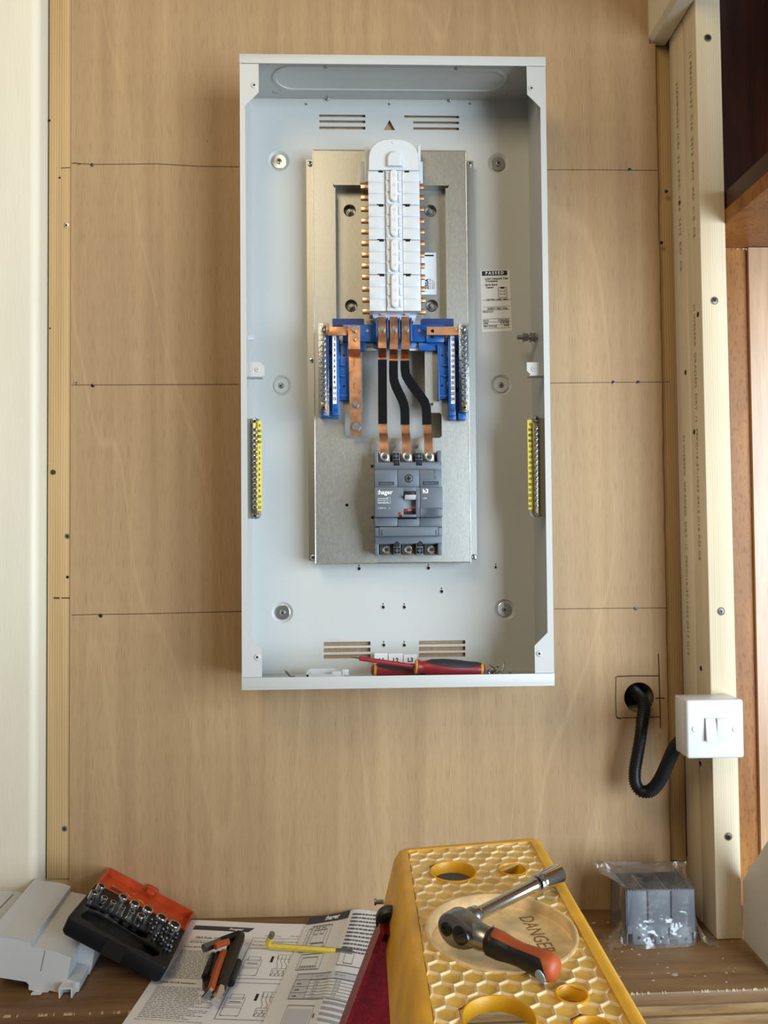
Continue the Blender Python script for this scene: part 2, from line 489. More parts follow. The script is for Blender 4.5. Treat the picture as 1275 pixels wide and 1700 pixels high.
for pts, wd in [([(118, 271), (160, 273), (260, 272), (330, 276), (397, 277)], .0011), ([(907, 282), (1000, 282), (1090, 283)], .0010),
                ([(119, 639), (200, 639), (397, 638)], .0011), ([(914, 636), (1000, 635), (1112, 634)], .0010),
                ([(119, 1021), (160, 1020), (240, 1019), (402, 1015)], .0011), ([(920, 1011), (1000, 1010), (1108, 1009)], .0010),
                ([(1024, 1123), (1050, 1122), (1094, 1122)], .0020), ([(1022.5, 1123), (1022, 1160), (1023, 1190), (1030, 1194)], .0016),
                ([(1024, 1192), (1060, 1191), (1095, 1190)], .0018), ([(1093, 1085), (1095, 1150), (1096.5, 1209)], .0020), ([(1088, 1159), (1103, 1159)], .0022),
                ([(121, 636), (128, 634), (126, 639)], .0008), ([(122, 270), (135, 272), (128, 274)], .0008)]:
    pxline(pl, pts, wd)
pl.build('pencil_line', M_PENCIL, wall)
for x, y in [(153, 274), (154, 640), (167, 1022), (344, 234), (1045, 282), (1018, 635), (1059, 635), (1055, 1010), (1106, 318), (1098, 403)]:
    screw_parts(wall, at(x, y, 0), .0032 if x != 344 else .0012, M_DKSTEEL, h=.0006, cross=x != 344)
# --- battens either side of the plywood
mb = MB(); L0, L1 = at(79.5, 700, .002).x, px0-.0006
zt0 = at(100, 1459, .002).z
mb.box(L0, L1, .0025, .045, zt0, 2.66, .0006); bat = mb.build('trim_1', M_PINE, kind='structure', loc=((L0+L1)/2, .02, zt0))
for x, y, r in [(110, 374, .0046), (112, 890, .0046), (107, 1376, .0046), (99, 295, .0018), (112, 958, .0024), (82, 200, .002), (83, 545, .0014)]:
    screw_parts(bat, at(x, y, .0025), r, M_DULL if r > .004 else M_HOLE, h=.0005, cross=r > .004)
pl = Print(wallprint(0, .0025, 0, .0002)); pxline(pl, [(100, 278), (116, 277)], .0014); pxline(pl, [(88, 993), (98, 993)], .003); pxline(pl, [(101, 993), (115, 993)], .002)
pl.build('pencil_line', M_PENCIL, bat)
mb = MB(); kx = at(88, 784, .002); mb.lathe(kx, (0, -1, 0), [(.0042, -.001), (.0042, .0004), (.002, .0006)], 14); mb.build('knot', mat('dark_knot', '#3a2413', .7), bat)
mb = MB(); R1 = at(1118, 700, .004).x
mb.box(px1-.004, R1-.0005+.012, .0125, .045, at(1125, 1432, .004).z, notchz+.012, .0005)
mb.build('trim_2', M_PINE, kind='structure', loc=(R1, .02, SH))
mb = MB(); mb.box(px0-.05, .72, .006, .045, SH-.04, zt0-.0012); mb.build('trim_3', M_PINE, kind='structure', smooth=0, loc=(0, .02, SH))
# --- painted boarding at the left, with its rounded nosing
mb = MB(); xr = at(78, 700, 0).x-.002; yf = -.034; rr = .013
prof = [Vector((-1.6, .05, 0)), Vector((-1.6, yf, 0)), Vector((xr-rr, yf, 0))]
prof = [Vector((-1.6, .05, 0)), Vector((-1.6, yf-.0, 0))]+[Vector((xr-rr+rr*math.sin(a), yf+rr-rr*math.cos(a), 0)) for a in [i*PI/16 for i in range(9)]]+[Vector((xr, .05, 0))]
mb.prism([p+EZ*SH for p in prof], (0, 0, 1.85))
mb.build('wall_left', M_CREAM, kind='structure', smooth=50, loc=(-.5, 0, SH))
# --- painted beam top right, running out of the wall
b0 = at(1077, 69, 0); b1 = at(1106, 66, 0); ch = .007
mb = MB(); zc = b0.z
mb.prism([Vector((b0.x, .01, zc+ch)), Vector((b0.x+ch, .01, zc)), Vector((b1.x+.002, .01, zc)), Vector((b1.x+.002, .01, zc+.22)), Vector((b0.x, .01, zc+.22))], (0, -.75, 0))
mb.build('trim_4', M_CREAM, kind='structure', smooth=0)
# --- floor far below
mb = MB(); mb.box(-1.6, 2.2, -3.2, .05, -.03, 0); mb.build('floor', M_FLOOR, kind='structure', smooth=0)

# ================================================================== studs at the right
X0 = .6985; X1 = .7385


def stud(name, y0, y1, label, x0, x1, sk=.006):
    b = MB(); z1 = 2.66
    P = []
    for z in (SH+.0005, z1):
        dx = sk*(1-(z-SH)/(z1-SH))
        for y in (y0, y1):
            for x in (x0+dx, x1+dx): P.append(Vector((x, y, z)))
    b.hexa(P, .0022); return tag(b.build(name, M_STUD, smooth=40), label, 'timber post')


s1 = stud('timber_stud', -.102, -.0545, 'pale planed stud in front, bright face toward the room, white switch fixed on it', X0, X1)
s2 = stud('timber_stud', -.0535, -.001, 'pale planed stud behind, sandwiched between the front stud and the plywood', X0, X1)


M_STAMP = mat('faded_stamp_ink', '#8c7d63', .8)


def stamps(par, ylist, z0, dirn, txt, size):
    # ink stamps on the stud's left side face; reading down the stud
    for y, z in ylist:
        lean = lambda zz: X0+.006*(1-(zz-SH)/(2.66-SH))
        pr = Print(lambda u, v: Vector((lean(z-u)-.0004, y-v, z-u)))
        pr.text(txt, 0, -size/3, size, sx=1.5)
        pr.build('ink_stamp', M_STAMP, par)


stamps(s1, [(-.082, 2.22)], 0, 0, '/1 PEFC/16-37  C16  2412  DRY  KD  C II  CS', .0105)
stamps(s1, [(-.075, 1.82)], 0, 0, 'M WESSEX  GRADED  DRY  /1  PEFC/16-37-1023 2412 C16 KD CS', .0095)
stamps(s2, [(-.030, 2.20)], 0, 0, 'HAMPSON  /CD  31  PEFC  C16  2412  KD  CS', .0105)
stamps(s2, [(-.026, 1.62)], 0, 0, 'M WESSEX  GRADED  DRY  /1  PEFC/16-37-1023 2412 C16', .0095)
for x, y in [(1175, 63), (1186, 499), (1197, 1015), (1209, 1389)]:
    b = MB(); p = at(x, y, -.102); b.lathe(p+EY*.0004, (0, -1, 0), [(.0068, 0), (.0062, .0006)], 18); b.build('countersink', mat('split_wood', '#8d6f45', .8), s1)
    screw_parts(s1, p-EY*.0003, .0046, M_DKSTEEL, h=.0006)
for y, z, par in [(-.088, 1.80, s1), (-.065, 1.62, s1), (-.07, 1.25, s1), (-.03, 2.0, s2), (-.038, 1.72, s2), (-.06, 1.1, s1)]:
    b = MB(); b.lathe((X0+.006*(1-(z-SH)/(2.66-SH))+.0006, y, z), (-1, 0, 0), [(.0042, 0), (.0042, .0008), (.002, .001)], 12); b.build('knot', MATS['dark_knot'], par)

# ================================================================== worktop and base cupboard
e0, e1 = -.2415, -.2255
yedge = lambda x: -.2402+(x+.2918)/(1.0044)*.0147
mb = MB(); P = []
for z in (SH-.0185, SH):
    for (x, y) in ((-1.0, yedge(-1.0)), (1.4, yedge(1.4)), (-1.0, .05), (1.4, .05)):
        P.append(Vector((x, y, z)))
mb.hexa(P, .0025)
wt = mb.build('wooden_worktop', M_WORK, smooth=40); tag(wt, 'worn brown wooden worktop running under all the tools along the wall', 'worktop')
mb = MB(); random.seed(5)
for i in range(150):
    x = random.uniform(-.3, .74); y = yedge(x)+.0005; w_ = random.uniform(.0015, .006)
    mb.prism([Vector((x, y-.0012, SH-.002)), Vector((x+w_, y-.0012, SH-.002)), Vector((x+w_*.8, y+random.uniform(.0002, .0014), SH+.0002)), Vector((x+w_*.3, y+random.uniform(.0002, .0014), SH+.0002))], (0, 0, .0003))
mb.build('worn_patch', mat('chipped_varnish', '#b09a78', .7), wt, smooth=0, kind='stuff')
mb = MB()
for i in range(60):
    x = random.uniform(.4, .73); y = random.uniform(-.21, -.02); r = random.uniform(.0008, .0030)*(1 if i % 5 else 1.6)
    n = 6; mb.prism([Vector((x+r*random.uniform(.4, 1.5)*math.cos(k*2*PI/n), y+r*random.uniform(.3, 1)*math.sin(k*2*PI/n), SH+.0001)) for k in range(n)], (0, 0, .0003))
mb.build('plaster_speck', mat('dry_plaster', '#b7a893', .9), wt, smooth=0, kind='stuff')
cab = thing('base_cupboard', 'dark brown wooden cupboard front with mouldings under the worktop', 'cupboard', (.2, -.1, 0))


def strip(za, zb_, y_off, name, m, bev=.001):
    b = MB(); P = []
    for z in (za, zb_):
        for (x, y) in ((-1.0, yedge(-1.0)+y_off), (1.4, yedge(1.4)+y_off), (-1.0, .05), (1.4, .05)): P.append(Vector((x, y, z)))
    b.hexa(P, bev); return b.build(name, m, cab, smooth=40)


strip(SH-.0358, SH-.0215, .006, 'moulding', M_EDGE, .003)
strip(SH-.058, SH-.0385, .008, 'moulding', M_EDGE, .004)
strip(0, SH-.0185, .018, 'front_panel', M_MAHOG)

# ================================================================== wooden cupboard at the right
rc = thing('open_cupboard', 'varnished brown wooden cupboard with dark upper shelf behind the stud', 'cupboard', (1.0, 0, SH))
zsh = at(1240, 412, -.0).z; fz0, fz1 = 1.9375, 1.9375
mb = MB(); mb.box(.745, 1.5, -.0, .03, SH, zsh); mb.build('back_panel', M_VARN, rc, smooth=0)
mb = MB(); xx = at(1246, 700, -.001).x; mb.box(xx, xx+.14, -.006, -.0002, SH, zsh-.001); mb.build('panel_board', wood('pale_varnished_board', ('#b08a66', '#c6a583', '#9a7350'), across=26, along=3, fleck=.3, rough=.3, coat=.5), rc, smooth=0)
mb = MB(); mb.box(.741, 1.5, -.62, .03, zsh, zsh+.022); mb.build('shelf', M_VARN, rc, smooth=0)
mb = MB(); mb.box(.742, .764, -.60, .03, zsh+.022, zsh+.05); mb.build('shelf_rail', M_MAHOG, rc, smooth=0)
mb = MB(); mb.box(.741, 1.5, -.62, .03, 2.64, 2.66); mb.build('top_panel', M_MAHOG, rc, smooth=0)
mb = MB(); mb.box(.745, 1.5, .0, .03, zsh+.022, 2.64); mb.build('upper_back', M_MAHOG, rc, smooth=0)
mb = MB(); mb.box(1.06, 1.085, -.62, .0, zsh+.022, 2.64); mb.build('side_panel', M_MAHOG, rc, smooth=0)
mb = MB()
random.seed(9)
for i in range(26):
    x = .745+random.uniform(0, .16); mb.lathe((x, -.0015, zsh-.0015), (0, 0, -1), [(.002, 0), (random.uniform(.001, .003), random.uniform(.001, .004))], 6)
mb.build('old_glue', mat('dried_glue', '#cdbf9f', .8), rc, smooth=0, kind='stuff')
# white sheet leaning behind the stud
mb = MB(); R = []
for i in range(11):
    t = i/10; y = -.103-t*.30
    t2 = t*.34; x = .7455-.010*math.sin(t2*1.4)+.012*t2*t2; top = .088+.40*t2+.04*t2*t2; y = -.103-t2*.30; t = t2
    R.append([Vector((x, y, SH+.0008)), Vector((x+.0015, y, SH+.0008)), Vector((x+.0015+.05*t, y, SH+top)), Vector((x+.05*t, y, SH+top))])
mb.rings(R)
tag(mb.build('white_sheet', M_SHEET, smooth=40), 'large plain white curved sheet standing on the worktop against the front stud', 'sheet')

# ================================================================== ENCLOSURE
enc = thing('distribution_board', 'open pale grey metal distribution board enclosure hung on the plywood', 'electrical enclosure', (BW/2, 0, T-BH))
YB = -.006                                               # face of the back panel
zbot = T-BH


def pr_(x0, y0, x1, y1, Y=YB):
    a = at(x0, y0, Y); b = at(x1, y1, Y); return [Vector((a.x, Y, b.z)), Vector((b.x, Y, b.z)), Vector((b.x, Y, a.z)), Vector((a.x, Y, a.z))]


holes = []
for y0, y1 in ((190, 194.7), (199.5, 204.4), (209.8, 215)): holes.append(pr_(530, y0, 606.5, y1))
for (x0), (y0, y1) in zip((671, 686, 686), ((191.5, 196.2), (201.3, 206), (211.3, 216))): holes.append(pr_(x0, y0, 762, y1))
for y0, y1 in ((1066, 1071.5), (1076.3, 1082), (1087, 1092.5)): holes.append(pr_(537.5, y0, 615, y1))
for y0, y1 in ((1064, 1069), (1074, 1079.7), (1084.3, 1090)): holes.append(pr_(695.5, y0, 772.5, y1))
holes.append([at(637, 216, YB), at(656, 216, YB), at(646.5, 199, YB)])
KEY = [(596, 943), (711, 942), (823, 941), (733, 981), (636, 1007), (671, 1007), (637, 1070), (671, 1070)]
for x, y in KEY:
    c = at(x, y, YB); r = .0026 if x != 823 else .0018
    holes.append([c+Vector((r*math.cos(a), 0, r*math.sin(a)-.001)) for a in [PI*.75+i*PI*1.5/8 for i in range(9)]]+[c+Vector((.0007, 0, .0055)), c+Vector((-.0007, 0, .0055))])
FIX = [(463, 267), (827, 271), (466.5, 640), (832, 639), (469, 1017), (838, 1012)]
for x, y in FIX: holes.append(circ(at(x, y, YB), .0175, 28))
mb = MB(); mb.plate([Vector((.0015, YB, zbot+.0015)), Vector((BW-.0015, YB, zbot+.0015)), Vector((BW-.0015, YB, T-.0015)), Vector((.0015, YB, T-.0015))], holes, (0, .0015, 0))
mb.build('back_panel', M_BOX, enc, smooth=0)
for x, y in FIX:
    mb = MB(); c = at(x, y, YB); mb.lathe(c, EY, [(.0177, 0), (.0165, .0006), (.0138, .0036), (.0120, .0040), (.0012, .0040)], 28, cap=False)
    mb.build('mounting_dimple', M_BOX, enc)
for x, y in KEY:   # pressed lips under the keyhole slots
    mb = MB(); c = at(x, y, YB); mb.lathe(c+EZ*-.001, (0, -1, 0), [(.0044, -.0002), (.0036, .0007), (.0028, .0007)], 14, cap=False); mb.build('slot_lip', M_BOX, enc)
# shell
mb = MB(); mb.box(0, .0015, -BD, 0, zbot+.002, T-.002); mb.build('side_panel', M_BOX, enc, smooth=0)
mb = MB(); mb.box(BW-.0015, BW, -BD, 0, zbot+.002, T-.002); mb.build('side_panel', M_BOX, enc, smooth=0)
tp = None
mb = MB(); mb.box(-.0005, BW+.0005, -BD-.0005, 0, T-.0015, T, .0005); mb.box(-.0005, BW+.0005, -BD-.0008, -BD+.0010, T-.0142, T, .0005); tp = mb.build('top_panel', M_BOX, enc)
mb = MB(); mb.box(-.0005, BW+.0005, -BD-.0005, 0, zbot, zbot+.0015, .0005); mb.box(-.0005, BW+.0005, -BD-.0008, -BD+.0010, zbot, zbot+.0172, .0006)
mb.box(.0, BW, -BD-.0014, -BD, zbot-.0008, zbot+.0012, .0004)
bp_ = mb.build('bottom_panel', M_BOX, enc)
# front flanges with gusseted corners
Yf = -BD


def flange(pts, nm):
    b = MB(); b.plate([Vector((x, Yf-.0003, z)) for x, z in pts], [], (0, .0013, 0)); return b.build(nm, M_BOX, enc, smooth=0)


g = lambda x, y: (at(x, y, Yf).x, at(x, y, Yf).z)
ti, bi = T-.0150, zbot+.0178
fl = flange([(0, bi), (g(434.9, 1100)[0], bi), g(434.9, 1078.5), g(412.3, 1056.5), g(407, 175.5), g(429.5, 153), (g(429.5, 153)[0], ti), (0, ti)], 'front_flange')
fr = flange([(BW, bi), (BW, ti), (g(874.6, 150)[0], ti), g(875.2, 157), g(897, 178.5), g(909, 1050), g(887.4, 1072), (g(887.6, 1072)[0], bi)], 'front_flange')
for x, y, par in [(422, 142, fl), (882, 147, fr), (427, 1091, fl), (895, 1085, fr)]:
    mb = MB(); c = at(x, y, Yf); mb.lathe(c, (0, -1, 0), [(.0052, .0002), (.0038, .0014), (.0018, .0016), (.0016, .0002)], 14, cap=False); mb.build('hinge_boss', M_BOX, par)
    mb = MB(); mb.lathe(c, (0, -1, 0), [(.0017, .0008), (.0016, .0009)], 10); mb.build('hinge_hole', M_HOLE, par)
# knock-out plate in the top
mb = MB(); ya, yb2 = -.096, -.032; rr = (yb2-ya)/2; cy = (ya+yb2)/2; xa, xb = at(453, 145, -.06).x+rr, at(842, 140, -.06).x-rr


def stadium(r, z): return [Vector((xb+r*math.cos(a), cy+r*math.sin(a), z)) for a in [-PI/2+i*PI/14 for i in range(15)]]+[Vector((xa+r*math.cos(a), cy+r*math.sin(a), z)) for a in [PI/2+i*PI/14 for i in range(15)]]


mb.rings([stadium(rr, T-.0013), stadium(rr, T-.0035), stadium(rr-.003, T-.0045), stadium(rr-.0055, T-.0045), stadium(rr-.0065, T-.0030)])
mb.build('knockout_plate', M_BOX, tp, smooth=25)
for x, y in [(541, 110), (757, 112), (545, 162), (747, 165)]:
    d = ray(x, y); p = CAM+d*((T-.0016-CAM.z)/d.z); screw_parts(tp, p, .0028, M_ZINC, axis=(0, 0, -1), h=.0045, cross=False, name='rivet')
pr = Print(lambda u, v: Vector((u, v, T-.0017)))
for x, s_ in ((at(445, 120, -.09).x, 1), (at(855, 120, -.09).x, -1)):
    for y, q in ((-.104, 1), (-.022, -1)):
        pr = Print(lambda u, v: Vector((u, v, T-.0017))); pr.line([(x+s_*.008, y), (x, y), (x, y+q*.007)], .0007); pr.build('corner_mark', M_GREYINK, tp)
mb = MB()
for x, y in [(508, 172), (646, 172), (780, 171)]:
    p = at(x, y+1, YB); mb.lathe(p, (0, -1, 0), [(.0022, 0), (.0014, .0012)], 8)
mb.build('weld_pip', M_DULL, enc)
# side tabs
for (x0, y0, x1, y1), side in (((411.5, 601.5, 439, 624), -1), ((874.5, 601.5, 901.5, 622), 1)):
    Yt = -.108; a = at(x0, y0, Yt); b = at(x1, y1, Yt); cf = .006
    xi, xo = (b.x, .0014) if side < 0 else (a.x, BW-.0014)
    k = -1 if side < 0 else 1
    pts = [Vector((xo, Yt, a.z)), Vector((xi+k*cf*(1 if side < 0 else 0), Yt, a.z)), Vector((xi, Yt, a.z-(cf if side < 0 else 0))), Vector((xi, Yt, b.z+(cf if side > 0 else 0))), Vector((xi+k*(cf if side > 0 else 0), Yt, b.z)), Vector((xo, Yt, b.z))]
    mb = MB(); mb.plate(pts, [], (0, .0014, 0)); mb.box(min(xo, xi+k*.004), max(xo, xi+k*.004), Yt, Yt+.02, b.z-.0014, b.z)
    t_ = mb.build('door_tab', M_BOX, enc, smooth=0)
    c = at((x0+x1)/2+2*k*-1, (y0+y1)/2+1, Yt); mb = MB(); mb.lathe(c, (0, -1, 0), [(.0042, .0002), (.0030, .0012), (.0014, .0013), (.0013, .0004)], 12, cap=False); mb.build('tab_boss', M_BOX, t_)
# earth marks and studs on the sides
mb = MB(); p = at(414, 561, -.05); mb.cyl((.0015, p.y, p.z), (.0105, p.y, p.z), .0042, n=6); mb.build('earth_nut', M_WHITE, enc)
for X, Y, nrm in ((.0017, -.075, 1), (BW-.0017, -.040, -1)):
    z_ = at(411, 553, -.07).z if nrm > 0 else at(894, 555, -.04).z
    mb = MB(); mb.lathe((X, Y, z_), (nrm, 0, 0), [(.006, 0), (.006, .0002)], 18); mb.build('earth_mark', M_YLAB, enc)
es = at(893, 560, -.05); mb = MB(); xo = BW-.0015
L = xo-at(858.5, 560, -.05).x
for r, a, b_ in ((.0034, 0, L), (.0078, .003, .0045), (.0068, .0046, .010), (.0078, .0102, .0115), (.0062, .0145, .0205), (.0076, .021, .0225)):
    mb.lathe((xo, -.05, es.z), (-1, 0, 0), [(r, a), (r, b_)], 6 if r in (.0068, .0062) else 16)
for i in range(8): mb.lathe((xo, -.05, es.z), (-1, 0, 0), [(.0034, .0225+i*.0012), (.0038, .0231+i*.0012), (.0034, .0237+i*.0012)], 14)
mb.build('earth_stud', M_DULL, enc)
# six fixing screws with big washers
for (x, y), lb in zip(FIX, ('at upper left of the grey enclosure back', 'at upper right of the grey enclosure back', 'at left beside the neutral terminals', 'at right below the test sticker', 'at lower left of the enclosure back', 'at lower right of the enclosure back')):
    c = at(x, y, YB)+EY*.0030
    t_ = thing('wall_fixing', 'round zinc washer with a cross-head screw '+lb, 'fixing', c, 'wall fixings inside the enclosure')
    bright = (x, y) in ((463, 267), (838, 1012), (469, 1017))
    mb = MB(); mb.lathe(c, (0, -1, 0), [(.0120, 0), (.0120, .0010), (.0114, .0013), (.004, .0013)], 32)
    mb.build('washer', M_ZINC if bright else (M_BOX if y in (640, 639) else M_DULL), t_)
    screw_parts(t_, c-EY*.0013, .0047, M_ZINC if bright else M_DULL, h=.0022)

# ------------------------------------------------------------------ galvanised mounting plate
YP = -.045; YW = -.020; YR = -.026
mp = thing('mounting_plate', 'galvanised steel mounting pan with a window recess holding the busbars', 'metal plate', (at(648, 935, YP).x, -.02, at(648, 935, YP).z))
xl, xr_ = at(521.5, 590, YP).x, at(777.5, 590, YP).x
zt_, zb_ = at(648, 250, YP).z, at(655, 934.5, YP).z
win = pr_(553, 305.5, 747.5, 533, YP)
a_, b_, c_, d_, e_ = at(601, 582, YP), at(705, 582, YP), at(572.5, 685.5, YP), at(733.5, 727, YP), at(652, 685.5, YP)
tee = [Vector((a_.x, YP, a_.z)), Vector((a_.x, YP, e_.z)), Vector((c_.x+.003, YP, e_.z)), Vector((c_.x, YP, e_.z-.003)), Vector((c_.x, YP, d_.z+.003)), Vector((c_.x+.003, YP, d_.z)),
       Vector((d_.x-.003, YP, d_.z)), Vector((d_.x, YP, d_.z+.003)), Vector((d_.x, YP, e_.z-.003)), Vector((d_.x-.003, YP, e_.z)), Vector((b_.x, YP, e_.z)), Vector((b_.x, YP, a_.z))]
hl = [win, tee]
for x, y in [(576, 838.5), (618, 774), (618.5, 859), (653, 741), (690, 741), (717, 671)]: hl.append(circ(at(x, y, YP), .0026 if y != 741 else .0045, 12))
mb = MB(); mb.plate([Vector((xl, YP, zb_)), Vector((xr_, YP, zb_)), Vector((xr_, YP, zt_)), Vector((xl, YP, zt_))], hl, (0, .0015, 0))
mb.build('raised_panel', M_GALV, mp, smooth=0)
mb = MB()
yq = YP+.0016; mb.box(xl, xl+.0015, yq, YW, zb_, zt_); mb.box(xr_-.0015, xr_, yq, YW, zb_, zt_); mb.box(xl+.0016, xr_-.0016, yq, YW, zt_-.0015, zt_); mb.box(xl+.0016, xr_-.0016, yq, YW, zb_, zb_+.0015)
mb.build('pan_side', M_GALV, mp, smooth=0)
mb = MB()
for a, b in (((xl, zb_), (xl, zt_)), ((xr_, zb_), (xr_, zt_)), ((xl, zt_), (xr_, zt_)), ((xl, zb_), (xr_, zb_))):
    mb.tube([Vector((a[0], YP+.0006, a[1])), Vector((b[0], YP+.0006, b[1]))], .0011, 10)
mb.build('rolled_edge', M_ZINC, mp, smooth=60)  # rounded panel edge; brighter metal than the pan puts its highlight into the colour
wz0, wz1 = at(510, 931, YW).z, at(510, 265, YW).z
wxl, wxr = at(508.5, 300, YW).x, at(786.5, 300, YW).x
wl2 = at(513, 930, YW).x
w1 = MB().plate([Vector((wl2-.0, YW, wz0)), Vector((xl+.012, YW, wz0)), Vector((xl+.012, YW, wz1)), Vector((wxl, YW, wz1))], [], (0, .0015, 0)).build('side_wing', M_GALV, mp, smooth=0)
w2 = MB().plate([Vector((xr_-.012, YW, wz0)), Vector((at(792, 930, YW).x, YW, wz0)), Vector((wxr, YW, wz1)), Vector((xr_-.012, YW, wz1))], [], (0, .0015, 0)).build('side_wing', M_GALV, mp, smooth=0)
for x, y, par in [(514.5, 272, w1), (518, 598, w1), (520, 925, w1), (779.5, 273, w2), (787, 925, w2)]: screw_parts(mp, at(x, y, YW), .0046, M_ZINC, h=.003)
# window recess
wx0, wx1, wza, wzb = win[0].x, win[1].x, win[0].z, win[2].z
mb = MB()
mb.box(wx0, wx0+.0015, YP-.001, YR, wza, wzb-.004); mb.box(wx1-.0015, wx1, YP-.001, YR, wza, wzb-.004); mb.box(wx0+.001, wx1-.001, YP, YR, wzb-.0015, wzb); mb.box(wx0+.001, wx1-.001, YP, YR, wza, wza+.0015)
mb.box(wx0+.0015, wx0+.0035, YP-.0008, YP+.001, wza, wzb-.006); mb.box(wx1-.0055, wx1-.0015, YP-.0008, YP+.001, wza, wzb-.006)
mb.build('recess_wall', M_GALV, mp, smooth=0)
RH = [(580.5, 349.5), (714.5, 350), (583, 507.5), (717, 507.5)]
mb = MB(); mb.plate([Vector((wx0, YR, wza)), Vector((wx1, YR, wza)), Vector((wx1, YR, wzb)), Vector((wx0, YR, wzb))], [circ(at(x, y, YR), .0098, 24) for x, y in RH], (0, .0012, 0))
rf = mb.build('recess_floor', M_GALV, mp, smooth=0)
for x, y in RH:
    c = at(x, y, YR); mb = MB(); mb.lathe(c, EY, [(.0100, -.0004), (.0094, .0004), (.0088, .010), (.002, .0105)], 24, cap=False); mb.build('fixing_well', M_DULL, rf)
    mb = MB(); mb.lathe(c+EY*.0095, (0, -1, 0), [(.0062, 0), (.0062, .002), (.0058, .0022)], 20); mb.lathe(c+EY*.0075, (0, -1, 0), [(.0048, 0), (.0048, .004), (.0042, .0046)], 6); mb.lathe(c+EY*.003, (0, -1, 0), [(.0026, 0), (.0026, .003)], 12); mb.build('fixing_bolt', M_DULL, rf)

# ------------------------------------------------------------------ busbar stack
bs = thing('busbar_stack', 'tall white covered busbar stack with copper fingers both sides', 'busbar', (at(653, 517, -.06).x, -.06, at(653, 517, -.06).z))
YC = -.098
mb = MB(); P = []
for z in (at(655, 516.5, -.09).z, at(653, 283, -.09).z):
    for y in (-.093, -.048):
        for x in (at(613, 400, -.093).x, at(695, 400, -.093).x): P.append(Vector((x, y, z)))
mb.hexa(P); mb.build('core', M_WHITE, bs, smooth=0)
ys = [283.5, 340.3, 398.3, 456, 516.5]
xshift = lambda y: (y-283)/233*2.8


def modbox(mb, x0, x1, y0, y1, Yf, Yb, bev=.0006):
    sft = xshift((y0+y1)/2); pxbox(mb, x0+sft, y0, x1+sft, y1, Yf, Yb, bev)


for k in range(4):
    y0, y1 = ys[k], ys[k+1]; st = (y1-y0)/3
    for xa_, xb_ in ((611, 638.8), (667.5, 696)):
        mb = MB(); modbox(mb, xa_, xb_, y0+.4, y1-.4, YC+.0008, -.092)
        for j in range(3):
            g0 = .5 if j == 0 else .22; g1 = .5 if j == 2 else .22
            modbox(mb, xa_, xb_, y0+j*st+g0, y0+(j+1)*st-g1, YC, -.0965, .0004)
        cv = mb.build('busbar_cover', M_WHITE, bs)
    mb = MB()
    for xx in (632, 675.5):
        modbox(mb, xx-3.8, xx+3.8, y0-.6, y0+2.6, YC-.0004, -.094, 0); modbox(mb, xx-(7 if k else 14), xx+(4 if xx < 650 else 16 if not k else 5), y0-1.6, y0-.2, YC-.0003, -.094, 0)
    mb.build('latch_slot', M_HOLE, cv, smooth=0)
    mb = MB(); modbox(mb, 639.5, 667, y0-.2, y1-.4, YC-.0025, -.092, .0006)
    for j in range(3):
        for xx0, xx1 in ((641.2, 646.5), (661, 666)): modbox(mb, xx0, xx1, y0+1.5+j*19, y0+15.5+j*19, YC-.0042, YC-.002, .0006)
    sp = mb.build('spine', M_WHITE, bs)
    mb = MB(); cx = at(653.4+xshift(y0), (y0+y1)/2, YC-.004).x; r_ = .0062; za, zz = at(653, y1-5, YC-.004).z+r_, at(653, y0-1, YC-.004).z-r_

    def pill(r, Y): return [Vector((cx+r*math.cos(a), Y, zz+r*math.sin(a))) for a in [i*PI/10 for i in range(11)]]+[Vector((cx+r*math.cos(a), Y, za+r*math.sin(a))) for a in [PI+i*PI/10 for i in range(11)]]
    mb.rings([pill(r_, YC-.0024), pill(r_, YC-.0060), pill(r_*.86, YC-.0075), pill(r_*.5, YC-.0080)]); lb = mb.build('label_strip', M_PURE, sp, smooth=50)
    pr = Print(wallprint(cx, YC-.0080, (za+zz)/2, .0004))
    for j, t_ in enumerate(('L1', 'L2', 'L3')): pr.text(t_, 0, (1-j)*.0155-.0015, .0050, 'c')
    pr.build('embossed_letters', M_PALEINK, sp)
# rounded end cap
xa, xb = at(611.3, 260, YC-.003).x, at(695.3, 260, YC-.003).x; zc0 = at(653, 282.3, YC-.003).z; zc1 = at(653, 230, YC-.003).z


def arch(ins, Y):
    a, b = xa+ins, xb-ins; rx = (b-a)/2; cxx = (a+b)/2; ztop = zc1-ins; ry = .036
    pts = [Vector((a, Y, zc0)), Vector((b, Y, zc0))]
    for i in range(0, 19):
        t = i*PI/18; c1, s1_ = math.cos(t), math.sin(t); e = .78
        pts.append(Vector((cxx+rx*math.copysign(abs(c1)**e, c1), Y, ztop-ry+ry*abs(s1_)**e)))
    return pts


mb = MB(); mb.rings([arch(.002, -.075), arch(0, -.078), arch(0, YC-.0015), arch(.0012, YC-.003), arch(.004, YC-.0032)]); ec = mb.build('end_cap', M_WHITE, bs, smooth=40)
mb = MB(); xm = at(654.5, 270, YC).x; rr = .0112; zz = at(654, 254.5, YC).z-rr; zl = at(654, 279, YC).z
dome = lambda r, Y: [Vector((xm-r, Y, zl)), Vector((xm+r, Y, zl))]+[Vector((xm+r*math.cos(a), Y, zz+r*math.sin(a))) for a in [i*PI/12 for i in range(13)]]
mb.rings([dome(rr+.0015, YC-.003), dome(rr+.0005, YC-.0065), dome(rr-.0015, YC-.0085), dome(rr-.004, YC-.0088)]); mb.build('cap_dome', M_WHITE, ec, smooth=50)
mb = MB(); c = at(653.5, 236.5, YC-.003); mb.lathe(c, (0, -1, 0), [(.003, 0), (.0026, .0010), (.0012, .0012)], 14); mb.build('moulding_pip', M_WHITE, ec)
mb = MB()
